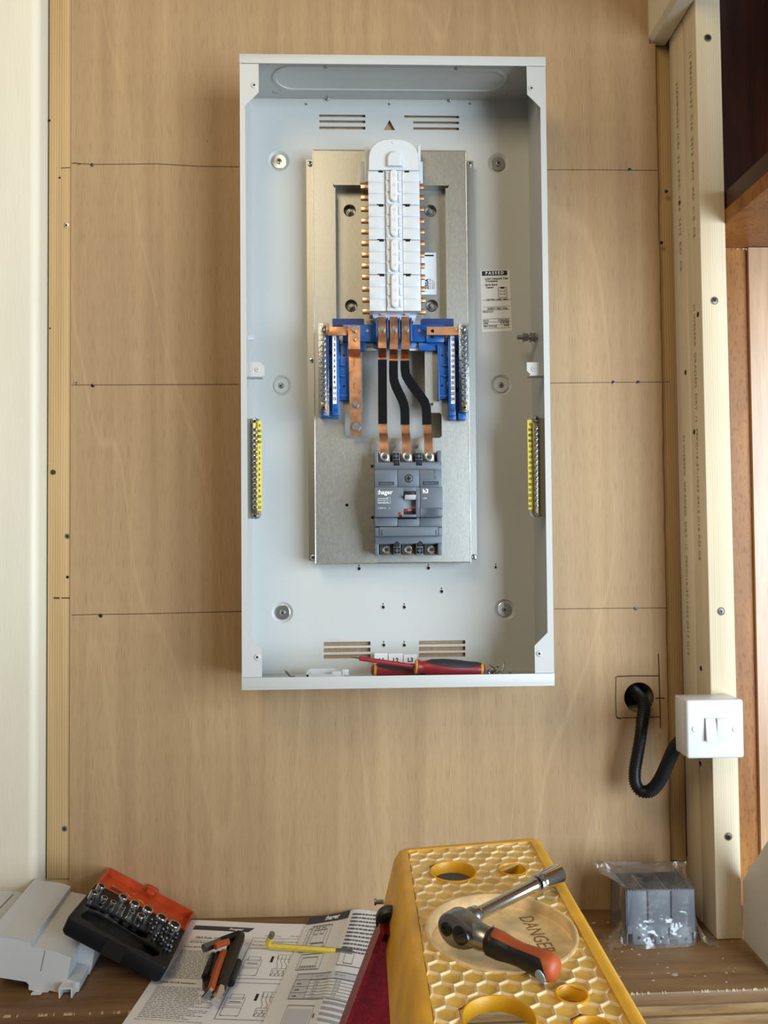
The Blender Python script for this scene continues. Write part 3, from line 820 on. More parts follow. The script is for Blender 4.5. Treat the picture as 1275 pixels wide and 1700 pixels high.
pxbox(mb, 605, 243, 613, 302, -.068, -.05, .001); pxbox(mb, 597.5, 268, 606, 304, -.056, -.047, .001); mb.build('end_bracket', M_WHITE, bs); mb = MB(); pxbox(mb, 693.5, 241, 698.5, 300, -.068, -.05, .001); pxbox(mb, 697, 268, 702, 304, -.056, -.047, .001)
mb.build('end_bracket', M_WHITE, bs)
FY = [309.3, 327.3, 346, 365.5, 383.5, 402.8, 422, 440.3, 459, 479, 497.5, 516.5]
for i, y in enumerate(FY):
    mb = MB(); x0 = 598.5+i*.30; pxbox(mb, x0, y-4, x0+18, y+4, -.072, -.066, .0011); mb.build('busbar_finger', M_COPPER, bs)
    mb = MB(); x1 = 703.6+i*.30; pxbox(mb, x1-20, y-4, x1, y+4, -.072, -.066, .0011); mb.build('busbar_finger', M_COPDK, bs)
# lower guard
mb = MB()
q = lambda x, y, Y: at(x, y, Y)
f0 = [q(616, 516, -.07), q(694, 516, -.07), q(690, 527, -.07), q(684, 531, -.07), q(624, 531, -.07), q(620, 527, -.07)]
mb.prism(f0, (0, .022, 0)); mb.build('end_guard', mat('frosted_plastic', '#c4ccd6', .35), bs, smooth=0)
mb = MB(); pxbox(mb, 631.5, 512.5, 640, 522, -.078, -.068, .0005); pxbox(mb, 671.5, 512.5, 680, 522, -.078, -.068, .0005); pxbox(mb, 645, 518, 666, 521.5, -.074, -.068, .0005); mb.build('guard_clip', M_PURE, bs)
# rating sticker on the recess floor (the square code is left off)
sk = at(713, 456, YR)
st_ = thing('rating_sticker', 'white rating sticker 250A partly behind the copper fingers', 'sticker', sk)
a = at(699, 419.5, YR-.0004); b = at(724.8, 489, YR-.0004)
mb = MB(); mb.box(a.x, b.x, YR-.0004, YR-.0001, b.z, a.z); mb.build('sticker_paper', M_WLAB, st_, smooth=0)
f = flat((b.x, YR-.0004, a.z), -EZ, EX, -.0003); pw = b.x-a.x; ph = a.z-b.z
rot90 = lambda u, v: Vector((a.x+u, YR-.0008, b.z+v))
p = Print(rot90); p.quad(.003, ph-.006, pw-.004, ph-.0035); p.text('250A', .0115, .0085, .0078, rot=PI/2, bold=.0003)
p.rows(0, 0, 0, 0, 0, 0); p.text('250125--08', .0155, .0085, .0036, rot=PI/2); p.text('MADE IN U.K.', .0190, .0085, .0026, rot=PI/2); p.text('1002-54-1.0', .0215, .0085, .0026, rot=PI/2)
p.build('print', M_INK, st_)

# ------------------------------------------------------------------ blue tray and neutral terminals
bt = thing('insulating_tray', 'blue plastic tray crossing below the busbar stack', 'insulator', (at(653, 583, -.05).x, -.05, at(653, 583, -.05).z))
mb = MB()
pxbox(mb, 569, 538.5, 626, 567, -.058, -.046, .0008); pxbox(mb, 682, 538.5, 738, 567, -.058, -.046, .0008); pxbox(mb, 620, 560, 690, 578, -.050, -.046, .0006)
pxbox(mb, 598, 566, 608, 582, -.054, -.046, .0008); pxbox(mb, 695, 566, 740, 582, -.054, -.046, .0008); pxbox(mb, 626, 530, 684, 562, -.053, -.046)
pxbox(mb, 708, 556, 737, 568, -.062, -.046, .0006)
tr = mb.build('tray_body', M_BLUE, bt)
mb = MB(); pxbox(mb, 552, 529, 604, 541, -.0475, -.0455); pxbox(mb, 700, 529, 753, 541, -.0475, -.0455); pxbox(mb, 624, 527, 686, 534, -.06, -.046); mb.build('tray_skirt', M_NAVY, bt, smooth=0)
mb = MB()
for x in (625.5, 643.8, 663.3, 682.6): pxbox(mb, x-1.2, 527, x+1.2, 566, -.076, -.05, .0004)
mb.build('phase_divider', M_BLUE, bt)
mb = MB(); pxbox(mb, 607, 570, 625, 575, -.0475, -.046); pxbox(mb, 607, 578, 625, 582, -.0475, -.046); pxbox(mb, 678, 570, 695, 575, -.0475, -.046); pxbox(mb, 678, 578, 695, 582, -.0475, -.046); mb.build('tray_rail', M_WHITE, bt, smooth=0)
for x, y in ((610, 549), (696, 549)):
    mb = MB(); mb.lathe(at(x, y, -.058), (0, -1, 0), [(.0024, 0), (.0022, .0003)], 12); mb.build('rivet', M_COPDK, tr)
for x, y in ((604, 558.5), (721, 552.5), (718, 559)):
    mb = MB(); mb.lathe(at(x, y, -.0625 if x > 700 else -.058), (0, -1, 0), [(.0026, 0), (.0022, .0006)], 12); mb.build('moulding_pip', M_HOLE if x > 700 else M_BLUE, tr)


def neutral(side):
    lb = 'left' if side < 0 else 'right'
    nb = thing('neutral_terminal_block', ('blue neutral terminal block numbered 1 to 12 beside the long copper bar' if side < 0 else 'blue neutral terminal block numbered 13 to 24 beyond the black links'), 'terminal block',
               at(545 if side < 0 else 755, 693, -.05))
    F = (lambda x: x) if side < 0 else None
    mb = MB()
    if side < 0:
        pxbox(mb, 532, 548, 546, 692, -.062, -.046, .0008); pxbox(mb, 545, 552, 552, 690, -.050, -.046); pxbox(mb, 551.5, 556, 563, 690, -.066, -.046, .0008); pxbox(mb, 562, 571, 578.5, 664, -.056, -.046, .0008)
        pxbox(mb, 532, 682, 563, 693, -.058, -.046, .0008); pxbox(mb, 577, 571, 579.5, 664, -.060, -.046, .0004); pxbox(mb, 563, 655, 578, 659, -.058, -.05, .0005)
    else:
        pxbox(mb, 762, 548, 775, 685, -.062, -.046, .0008); pxbox(mb, 754, 552, 763, 690, -.050, -.046); pxbox(mb, 744.5, 556, 756, 690, -.066, -.046, .0008); pxbox(mb, 728.5, 571, 746, 662, -.056, -.046, .0008)
        pxbox(mb, 745, 684, 757, 697, -.058, -.046, .0008); pxbox(mb, 761, 686, 774, 697, -.060, -.046, .0008); pxbox(mb, 727, 571, 729.5, 664, -.060, -.046, .0004); pxbox(mb, 729, 655, 745, 659, -.058, -.05, .0005)
    body = mb.build('block_body', M_BLUE, nb)
    cx = 562.7 if side < 0 else 744
    for y in (590, 640):
        mb = MB(); pxbox(mb, cx-3.2, y-8, cx+3.2, y+8, -.0565, -.052); mb.build('clip_slot', M_NAVY, body, smooth=0)
        mb = MB(); pxbox(mb, cx-2, y-6.5, cx+1.8, y+6.5, -.0605, -.052, .0008); mb.build('clip', M_BLUE, body)
    mb = MB()
    for x, y in ((571, 590), (571, 641)) if side < 0 else ((734, 590), (734, 640)):
        mb.lathe(at(x, y, -.0562), (0, -1, 0), [(.0017, 0), (.0016, .0003)], 10)
    for y in (585, 647): pxbox(mb, 546 if side < 0 else 757, y-3, 550 if side < 0 else 761, y+3, -.0512, -.05)
    mb.build('body_hole', M_HOLE, body, smooth=0, kind='stuff')
    mb = MB()
    for y in (606, 624): pxbox(mb, cx+2 if side < 0 else cx-9, y-1, cx+9 if side < 0 else cx-2, y+1.2, -.060, -.052, .0004)
    mb.build('stiffening_rib', M_BLUE, body)
    # number strip
    x0, x1 = (552.2, 558.6) if side < 0 else (748.3, 755)
    mb = MB(); pxbox(mb, x0, 557.5, x1, 670.5, -.0666, -.065); ns = mb.build('number_strip', M_WLAB, nb, smooth=0)
    pr = Print(wallprint(0, -.0667, 0, .0003)); 
    for i in range(12):
        q_ = at((x0+x1)/2, (563 if side < 0 else 563.5)+i*(8.98 if side < 0 else 8.97), -.0667); pr.text(str(i+1+(12 if side > 0 else 0)), q_.x, q_.z-.0022, .0062, 'c', sx=.85, bold=.00022)
    pr.build('numbers', M_INK, ns)
    q_ = at(557 if side < 0 else 750.5, 681, -.0667); pr = Print(wallprint(q_.x, -.0664, q_.z-.003, .0003)); pr.text('N', 0, 0, .009, 'c'); pr.build('raised_letter', M_NAVY, nb)
    # brass bar, screws, clear cover
    bx0, bx1 = (531, 543) if side < 0 else (764.5, 776)
    mb = MB(); pxbox(mb, bx0+1, 540, bx1-1, 684, -.072, -.062, .0006); mb.build('brass_bar', M_TERM, nb)
    bx = (bx0+bx1)/2-1.2 if side < 0 else (bx0+bx1)/2-.5
    for i in range(12):
        y = 561+i*9.2 if side < 0 else 559.5+i*9.3
        c = at(bx+i*.12, y, -.074); mb = MB(); mb.lathe(c, (0, -1, 0), [(.0043, -.002), (.0043, .0014), (.0036, .0018), (.0026, .0018), (.0024, .0002), (.0003, .0002)], 18, cap=False); s_ = mb.build('terminal_screw', M_ZINC, nb)
        mb = MB(); mb.box(c.x-.0019, c.x+.0019, c.y-.0006, c.y, c.z-.0004, c.z+.0004, M=Matrix.Translation(c)@Matrix.Rotation(random.uniform(0, 3), 4, 'Y')@Matrix.Translation(-c)); mb.build('slot', M_HOLE, s_, smooth=0)
    screw_parts(nb, at(bx-.5, 546.5, -.075), .0046, M_ZINC, name='link_screw', h=.003)
    c = at(bx+1.5, 675, -.0725); mb = MB(); pxbox(mb, bx-3, 667.5, bx+5.5, 680, -.076, -.07, .0004); bl = mb.build('brass_terminal', M_BRASS, nb)
    mb = MB(); mb.lathe(at(bx+1.6, 676.5, -.0762), (0, -1, 0), [(.0024, 0), (.0022, .0002)], 12); mb.build('terminal_hole', M_HOLE, bl)
    mb = MB(); c0, c1 = (528.5, 546) if side < 0 else (762.5, 778.5); ca, cb = (536, 690) if side < 0 else (536, 683)
    pxbox(mb, c0, ca, c1, cb, -.0800, -.0785, .0006)
    for xx in (c0+.5, c1-.5): pxbox(mb, xx-.6, ca, xx+.6, cb, -.0785, -.062)
    for k in range(12): pxbox(mb, c0+1, ca+19+k*9.3, c1-1, ca+19.8+k*9.3, -.0810, -.0798)
    pxbox(mb, c0+(13 if side < 0 else -6), 545, c0+(21 if side < 0 else 2), 550, -.0800, -.078, .0005)
    mb.build('clear_cover', M_CLEAR, nb)


neutral(-1); neutral(1)
ck = thing('neutral_link', 'flat copper link from left neutral block to the long copper bar', 'copper link', at(563, 556, -.074))
mb = MB(); pxbox(mb, 541, 542.3, 581, 556.8, -.0755, -.0725, .0004); mb.build('link_bar', M_COPDK, ck)
ck = thing('neutral_link', 'flat copper link with an open hole, joined to the right neutral block', 'copper link', at(735, 556, -.074))
mb = MB(); c = at(718, 549.5, -.0755); a = at(708.5, 542.5, -.0755); b = at(766, 556, -.0755)
mb.plate([Vector((a.x, -.0755, b.z)), Vector((b.x, -.0755, b.z)), Vector((b.x, -.0755, a.z)), Vector((a.x, -.0755, a.z))], [circ(c, .0027, 14)], (0, .003, 0)); lk = mb.build('link_bar', M_COPDK, ck, smooth=0)
mb = MB(); mb.lathe(c+EY*.004, (0, -1, 0), [(.0028, 0), (.0024, .001)], 12); mb.build('bolt_end', M_HOLE, lk)
# long neutral bar
nbx = thing('neutral_bar', 'long bare copper bar bolted at both ends left of the black links', 'copper bar', at(590, 723, -.07))
path = [at(588, 541.5, -.0795), at(588, 566, -.0795), at(588.2, 571, -.0805), at(588.4, 578, -.082), at(588.6, 585, -.068), at(588.8, 590, -.0600), at(589, 594, -.0625), at(589.2, 600, -.0635), at(591, 723, -.0635)]
mb = MB(); mb.ribbon(path, EX*.0182, .005)
bar = mb.build('bar', M_COPPER, nbx, smooth=40)
mb = MB()
for y in (602, 640):
    c = at(587.7, y, -.0662); mb.box(c.x-.0004, c.x+.0004, -.0664, -.0658, c.z-.005, c.z+.005)
mb.build('slot_mark', mat('tarnish', '#5c3017', .6), bar, smooth=0)
for x, y, r, Yb in ((587.8, 547.5, .0046, -.082), (588, 563, .003, -.082), (590.5, 671.5, .0052, -.066), (591.5, 708, .0074, -.066)):
    screw_parts(nbx, at(x, y, Yb), r, M_ZINC, name='hex_bolt', h=.0045, cross=False, hexa=True, washer=r*1.12 if r > .005 else 0)

# ------------------------------------------------------------------ three insulated links
LINKS = [
    ([(634, 527, -.068), (634.3, 545, -.072), (634.5, 556, -.074), (634.7, 568, -.083), (634.6, 577, -.0835), (634.6, 583, -.074), (634.7, 592, -.058), (634.7, 595, -.0625), (634.8, 602, -.063)],
     [(634.8, 598, -.063), (635, 650, -.064), (635.3, 704, -.067)], [(635.4, 702, -.067), (636.2, 719, -.068), (636.8, 724, -.0715), (637.2, 728, -.078), (638, 748, -.0800), (638.3, 762, -.0800)], 'left of three black sleeved copper links, running straight down to the breaker'),
    ([(653.6, 527, -.068), (653.8, 545, -.072), (654, 556, -.074), (654, 570, -.083), (653.8, 579, -.0835), (653.5, 585, -.074), (653.3, 594, -.058), (653.2, 597, -.0625), (653.2, 603, -.063)],
     [(653.2, 600, -.063), (653.1, 618, -.064), (653.6, 630, -.064), (656.5, 640, -.064), (661, 650, -.065), (666.5, 661, -.066), (670, 670, -.067), (671.8, 679, -.067), (672.3, 690, -.067), (672.5, 705, -.067)],
     [(672.6, 703, -.067), (673.4, 719, -.068), (673.9, 724, -.0715), (674.2, 728, -.078), (674.8, 748, -.0800), (675, 762, -.0800)], 'middle of three black sleeved copper links, with a gentle bend'),
    ([(673, 527, -.068), (673.2, 545, -.072), (673.4, 556, -.074), (673.4, 570, -.083), (673, 579, -.0835), (672.6, 585, -.074), (672.2, 594, -.058), (672, 597, -.0625), (672, 603, -.063)],
     [(671.9, 600, -.063), (672.2, 612, -.064), (673.5, 622, -.064), (679, 632, -.064), (688, 645, -.065), (698, 658, -.066), (704.5, 667, -.067), (707.5, 676, -.067), (708.2, 688, -.067), (708.6, 705, -.067)],
     [(708.8, 703, -.067), (709.8, 719, -.068), (710.5, 724, -.0715), (711, 728, -.078), (711.7, 748, -.0800), (712, 762, -.0800)], 'right of three black sleeved copper links, with the widest bend')]
for up_, sl, lo, lab in LINKS:
    lk = thing('phase_link', lab, 'copper link', at(lo[-1][0], 765, -.075), 'copper links above the breaker')
    mb = MB(); mb.ribbon([at(*q_) for q_ in up_], EX*.0128, .0042); u_ = mb.build('upper_tail', M_COPPER, lk, smooth=50)
    pts = [at(*q_) for q_ in sl]; W = []
    for i in range(len(pts)):
        t = (pts[min(i+1, len(pts)-1)]-pts[max(i-1, 0)]).normalized(); W.append(t.cross(Vector((0, 1, 0))).normalized()*.0136)
    mb = MB(); mb.ribbon(pts, W, .0085); mb.build('black_sleeve', M_SLEEVE, lk, smooth=45)
    mb = MB(); mb.ribbon([at(*q_) for q_ in lo], EX*.0128, .005); mb.build('lower_tail', M_COPPER, lk, smooth=50)
    x = up_[2][0]+.5
    screw_parts(lk, at(x, 546.5, -.0742), .0046, M_ZINC, name='hex_bolt', h=.004, cross=False, hexa=True, washer=.0052)

# ------------------------------------------------------------------ circuit breaker
br = thing('circuit_breaker', 'dark grey three-pole moulded circuit breaker on the mounting plate', 'circuit breaker', at(678, 922, -.05))
mb = MB()
pxbox(mb, 622, 766, 733.5, 904, -.080, -.0455, .001)
pxbox(mb, 622, 767.5, 733.5, 780.5, -.087, -.075, .001); pxbox(mb, 623, 889.5, 734, 902.5, -.088, -.075, .001)
for y0, y1, off in ((748, 769, 0), (901, 922, 1)):
    for x0, x1 in ((621.3, 628), (652.3, 664), (689.7, 701.3), (726, 733)): pxbox(mb, x0+off, y0, x1+off, y1, -.086, -.0455, .0008)
    pxbox(mb, 626, y0+(8 if off == 0 else 0), 730, y1-(0 if off == 0 else 2), -.062, -.0455)
body = mb.build('case', M_BREAK, br)
mb = MB(); pxbox(mb, 622, 780, 659.8, 809.5, -.100, -.078, .0008); pxbox(mb, 660.3, 780, 696, 809.5, -.100, -.078, .0008); pxbox(mb, 696.5, 780, 733.3, 809.5, -.100, -.078, .0008)
mb.build('upper_cover', M_BREAK, br)
mb = MB()
ax0, ax1, ay0, ay1 = 670, 690.2, 815.5, 854
pxbox(mb, 622.3, 809, ax0, 858.5, -.1105, -.078, .0008); pxbox(mb, ax1, 809, 697.2, 858.5, -.1105, -.078, .0008); pxbox(mb, 697.8, 809, 735, 858.5, -.1105, -.078, .0008)
pxbox(mb, ax0-.6, 809, ax1+.6, ay0, -.1105, -.078, .0004); pxbox(mb, ax0-.6, ay1, ax1+.6, 858.5, -.1105, -.078, .0004)
fc = mb.build('front_cover', M_BREAK, br)
mb = MB(); pxbox(mb, 622.5, 859.2, 660, 874, -.100, -.078, .0008); pxbox(mb, 660.5, 859.2, 696.6, 874, -.100, -.078, .0008); pxbox(mb, 697.1, 859.2, 733.8, 874, -.100, -.078, .0008)
pxbox(mb, 622.8, 874.6, 734.2, 889.8, -.099, -.078, .0008); mb.build('lower_cover', M_BREAK, br)
mb = MB(); pxbox(mb, 660.5, 859.3, 691.5, 862, -.1005, -.098)
for x0, x1, y0, y1 in ((623.5, 630, 875.4, 876.1), (629.5, 630.2, 875.4, 889), (633.3, 634.2, 880, 889), (723.5, 724.4, 880, 888), (728, 728.7, 875.4, 888.5), (728, 734, 875.2, 875.9)): pxbox(mb, x0, y0, x1, y1, -.0994, -.098)
pxbox(mb, 629, 800, 654, 805.3, -.1004, -.098); pxbox(mb, 702.5, 799.3, 728, 804.5, -.1004, -.098)
mb.build('cover_slot', M_HOLE, body, smooth=0)
mb = MB(); pxbox(mb, 630, 801, 653, 804.6, -.1008, -.098); pxbox(mb, 703.5, 800.3, 727, 803.6, -.1008, -.098); mb.build('slot_insert', M_BRKDK, body, smooth=0)
screw_parts(br, at(678.5, 794.3, -.100), .0056, M_BRKDK, name='cover_screw', h=.0012)
mb = MB(); c = at(678.5, 794.3, -.1001); mb.lathe(c, (0, -1, 0), [(.0064, 0), (.0062, .0002)], 20); mb.build('screw_recess', M_HOLE, br)
# toggle aperture
mb = MB(); pxbox(mb, ax0-.5, ay0, ax1+.5, ay1, -.098, -.09); mb.build('toggle_well', mat('grey_window', '#9a9d9f', .5), br, smooth=0)
mb = MB(); pxbox(mb, ax0+.2, 844.5, ax1-.2, 848.7, -.0992, -.098); mb.build('red_flag', M_RED, br, smooth=0)
mb = MB(); pxbox(mb, ax0+.2, 849, ax1-.2, 853.6, -.0991, -.098); mb.build('black_flag', M_BLACK, br, smooth=0)
mb = MB(); pxbox(mb, ax0-.3, 815.5, ax1+.2, 824.5, -.108, -.096, .0005); mb.build('toggle_shroud', M_BLACK, br)
mb = MB(); a = at(671.5, 822, -.113); b = at(690, 829.5, -.113)
P = []
for z, y0_, y1_ in ((b.z, -.1135, -.099), (a.z, -.1225, -.099)):
    for y in (y0_, y1_):
        for x in (a.x, b.x): P.append(Vector((x, y, z)))
mb.hexa(P, .0010); mb.build('toggle', M_PURE, br)
pr = Print(wallprint(0, -.0992, 0, .0005)); q_ = at(680, 848.3, -.0992); pr.text('OFF', q_.x, q_.z, .0034, 'c'); pr.build('flag_print', M_WINK, br)
mb = MB(); pxbox(mb, 662.5, 850, 667.8, 855, -.1118, -.108, .0004); mb.build('test_button', M_ORANGE, br)
mb = MB(); pxbox(mb, 662.5, 855.4, 667.8, 858, -.1110, -.108); mb.build('button_gap', M_HOLE, br, smooth=0)
mb = MB(); pxbox(mb, 698.3, 843, 736, 857.5, -.1145, -.1107, .0006); mb.build('clear_shield', M_CLEARG, br)
pr = Print(wallprint(0, -.1106, 0, .0003)); k = lambda x, y: at(x, y, -.1109)
q_ = k(626.6, 820.6); pr.text(':hager', q_.x, q_.z, .0092, bold=.0002)
q_ = k(701.8, 818.6); pr.text('h3', q_.x, q_.z, .0088, bold=.0003)
q_ = k(702.2, 828.2); pr.text('x250', q_.x, q_.z, .003)
for y in (827.5, 830.5, 834): q_ = k(627, y+.8); pr.rows(q_.x, q_.x+.017, q_.z, q_.z+.0012, 1, .0011, int(y))
q_ = k(627, 844.5); pr.text('Ui 800V Ue', q_.x, q_.z, .0026); q_ = k(645.5, 844.5); pr.text('In', q_.x, q_.z, .0026)
a, b = k(627, 826), k(648, 835.5); pr.line([(a.x+.0135, a.z), (b.x, a.z), (b.x, b.z), (a.x, b.z)], .0003)
pr.build('print', M_WINK, br)
pr = Print(wallprint(0, -.1002, 0, .0002)); q_ = at(723.6, 796.5, -.1); pr.text('250 TM', q_.x, q_.z, .0045, rot=PI/2); a = at(642, 850, -.1108)
pr.build('moulded_mark', M_BRKDK, br)
# terminals
for y, xs_ in ((759, (638, 675, 712)), (912.5, (641.5, 677.8, 715.5))):
    for x in xs_:
        c = at(x, y, -.070 if y > 800 else -.0785)
        if y > 800:
            mb = MB(); pxbox(mb, x-11, y-9.5, x+11.5, y+9, -.069, -.061, .0015); tm = mb.build('terminal_plate', M_TERM, br)
            c = at(x, y, -.069)
        else:
            mb = MB(); pxbox(mb, x-10, y-8, x+10, y+8, -.0775, -.066, .0012); tm = mb.build('terminal_plate', M_TERM, br); c = at(x, y, -.0826)
        mb = MB(); mb.lathe(c, (0, -1, 0), [(.0066, 0), (.0066, .0030), (.0056, .0034), (.0048, .0034), (.0044, .0012), (.0003, .0012)], 20, cap=False); mb.build('clamp_screw', M_ZINC, tm)
        mb = MB(); mb.lathe(c-EY*.0012, (0, -1, 0), [(.0030, 0), (.0030, .0002)], 6); mb.build('hex_socket', M_DKSTEEL, tm, smooth=0)
for x, y, kind in ((658, 757, 0), (658.5, 768, 1), (695.5, 757, 0), (696, 768, 1), (659, 903, 1), (659.5, 914, 0), (697.5, 902.5, 1), (697, 914, 0)):
    mb = MB(); c = at(x, y, -.0876); mb.box(c.x-.0043, c.x+.0043, -.0878, -.085, c.z-.0043, c.z+.0043); h_ = mb.build('post_recess', M_HOLE, body, smooth=0)
    mb = MB(); c = c-EY*.0004
    if kind == 0:
        mb.lathe(c, (0, -1, 0), [(.0026, 0), (.0026, .0004), (.0013, .0004)], 12); mb.box(c.x-.004, c.x+.004, c.y-.0002, c.y, c.z-.0005, c.z+.0005); mb.box(c.x-.0005, c.x+.0005, c.y-.0002, c.y, c.z-.004, c.z+.004)
    else: mb.lathe(c, (0, -1, 0), [(.0038, 0), (.0034, .0003)], 14)
    mb.build('post_boss', M_BRKDK if kind == 0 else M_BLACK, h_, smooth=0) if False else mb.build('post_boss', M_BRKDK if kind == 0 else M_BLACK, body, smooth=0)

# ------------------------------------------------------------------ earth bars
def earthbar(side):
    left = side < 0
    Y = -.098
    eb = thing('earth_bar', 'left earth terminal bar with yellow strip numbered 1 to 12' if left else 'right earth terminal bar with yellow strip numbered 13 to 24', 'terminal bar', at(424 if left else 888, 860, Y))
    xs_ = (422.2, 427) if left else (884.8, 889.5)
    mb = MB()
    if left:
        a, b = at(415.5, 695, Y), at(433.3, 861, Y)
        P = [(Vector((.0016, 0, 0)).x, a.z), (a.x+.013, a.z), (b.x, a.z-.004), (b.x, b.z+.004), (b.x-.003, b.z), (.0016, b.z)]
    else:
        a, b = at(877.5, 694, Y), at(903, 858, Y)
        P = [(BW-.0016, a.z), (a.x+.003, a.z), (a.x, a.z-.003), (a.x, b.z+.003), (a.x+.003, b.z), (BW-.0016, b.z)]
    mb.plate([Vector((x, Y, z)) for x, z in P], [], (0, .0015, 0))
    xw0, xw1 = (.0016, .003) if left else (BW-.003, BW-.0016)
    mb.box(xw0, xw1, Y, Y+.02, b.z, a.z)
    mb.build('bracket', mat('olive_bracket' + ('l' if left else 'r'), '#8b897d', .5), eb, smooth=0)
    cx = 422.8 if left else 890
    mb = MB(); pxbox(mb, cx-4.2+(.5 if left else 0), 702, cx+4.6, 852, Y-.006, Y-.0002, .0004); mb.build('brass_bar', M_BRASS, eb)
    lx = (427.8, 434) if left else (876.4, 883.5)
    mb = MB(); pxbox(mb, lx[0], 698.5 if left else 697, lx[1], 848 if left else 846, Y-.0008, Y-.0001); ls = mb.build('yellow_strip', M_YLAB, eb, smooth=0)
    pr = Print(wallprint(0, Y-.0009, 0, .0003)); labs = ['E']+(['B1', 'B2', 'B3'] if left else ['B4', 'B5', 'B6'])+[str(i) for i in (range(1, 13) if left else range(13, 25))]
    for i, t_ in enumerate(labs):
        q_ = at((lx[0]+lx[1])/2, (706 if left else 704)+i*9.06, Y-.001); pr.text(t_, q_.x, q_.z-.0022, .0056, 'c', sx=.85, bold=.0002)
    pr.build('numbers', M_INK, ls)
    for i in range(15):
        y = (712.5 if left else 710)+i*9.22 if True else 0
        screw_parts(eb, at(cx+.1*i*.5, y, Y-.006), .0036, M_ZINC, name='terminal_screw', h=.0016)
    for y in ((699.5, 856) if left else (696, 852)): screw_parts(eb, at(cx+(.3 if y < 800 else 1.2), y, Y-.0015), .0052, M_ZINC, name='bracket_screw', h=.0028)


earthbar(-1); earthbar(1)

# ------------------------------------------------------------------ test sticker
a, b, c, d = at(797, 449.5, YB), at(846, 448, YB), at(850, 550, YB), at(800, 551.5, YB)
ps = thing('test_sticker', 'grey-white PASSED test sticker with clipboard sign on the enclosure back', 'sticker', (a+c)/2)
mb = MB(); mb.plate([v_-EY*.0004 for v_ in (d, c, b, a)], [], (0, .0003, 0)); mb.build('sticker_paper', M_GLAB, ps, smooth=0)
bil = lambda u, v, off=.0003: ((a*(1-u)+b*u)*(1-v)+(d*(1-u)+c*u)*v)-EY*(.0004+off)
SW, SHh = .0445, .0925
fp = lambda u, v: bil(u/SW, 1-v/SHh)
p = Print(fp); p.quad(.0025, .0845, .0405, .0915); p.build('black_band', M_INK, ps)
p = Print(lambda u, v: bil(u/SW, 1-v/SHh, .0006)); p.text('P A S S E D', .0215, .0863, .0058, 'c', bold=.0002); p.build('band_lettering', M_WINK, ps)
p = Print(fp)
for t_, u, v, s_ in (('- 2.5kV Dielectric Test', .0045, .0785, .0040), ('  Completed', .0055, .0750, .0040), ('- Earth Bond', .0045, .0695, .0040), ('  Tested', .0055, .0655, .0040), ('— CENTRE LABEL HERE —', .0025, .0468, .0036), ('SAFETY TEST TAG', .0090, .0335, .0037),
                     ('PRODUCT', .0020, .0290, .0034), ('DATE', .0020, .0155, .0034), ('21/01/2025', .0245, .0160, .0036), ('USER', .0020, .0115, .0034), ('3170 REF', .0270, .0120, .0036), ('TEST STATUS', .0020, .0070, .0034), ('PASS', .0330, .0078, .0036)): p.text(t_, u, v, s_, bold=.00015)
for v in (.0372, .0325, .0192, .0145, .0100, .0052): p.line([(.002, v), (.0430, v+.0006)], .00045)
cx, cy = .0325, .0585
p.line([(cx-.0062, cy-.0075), (cx+.0062, cy-.0075), (cx+.0062, cy+.0075), (cx-.0062, cy+.0075)], .0007, True); p.quad(cx-.003, cy+.006, cx+.003, cy+.0085)
for v in (cy+.0022, cy-.0022): p.line([(cx-.0042, v), (cx-.0005, v)], .0008); p.line([(cx+.001, v), (cx+.0022, v-.0012), (cx+.0045, v+.0018)], .0008)
p.build('print', M_INK, ps)

# ------------------------------------------------------------------ loose things on the enclosure floor
FZ = zbot+.0016
ls = thing('phase_label_strip', 'white strip of three phase labels L1 L2 L3 behind the screwdrivers', 'label', at(656, 1105, -.015))
Yl = -.016
for i, (x0, x1, ya, yb_) in enumerate(((621.5, 643.8, 1084.5, 1103.5), (645, 669, 1085, 1104), (670, 692.3, 1086.5, 1104.5))):
    mb = MB(); a = at(x0, ya, Yl); b = at(x1, yb_, Yl); mb.box(a.x, b.x, Yl, Yl+.0006, FZ, a.z); lp = mb.build('label_tile', M_WLAB, ls, smooth=0)
    pr = Print(wallprint((a.x+b.x)/2, Yl, at(650, 1099, Yl).z, .0003)); pr.text('L%d' % (i+1), 0, 0, .0092, 'c', bold=.0003); pr.build('lettering', M_INK, lp)


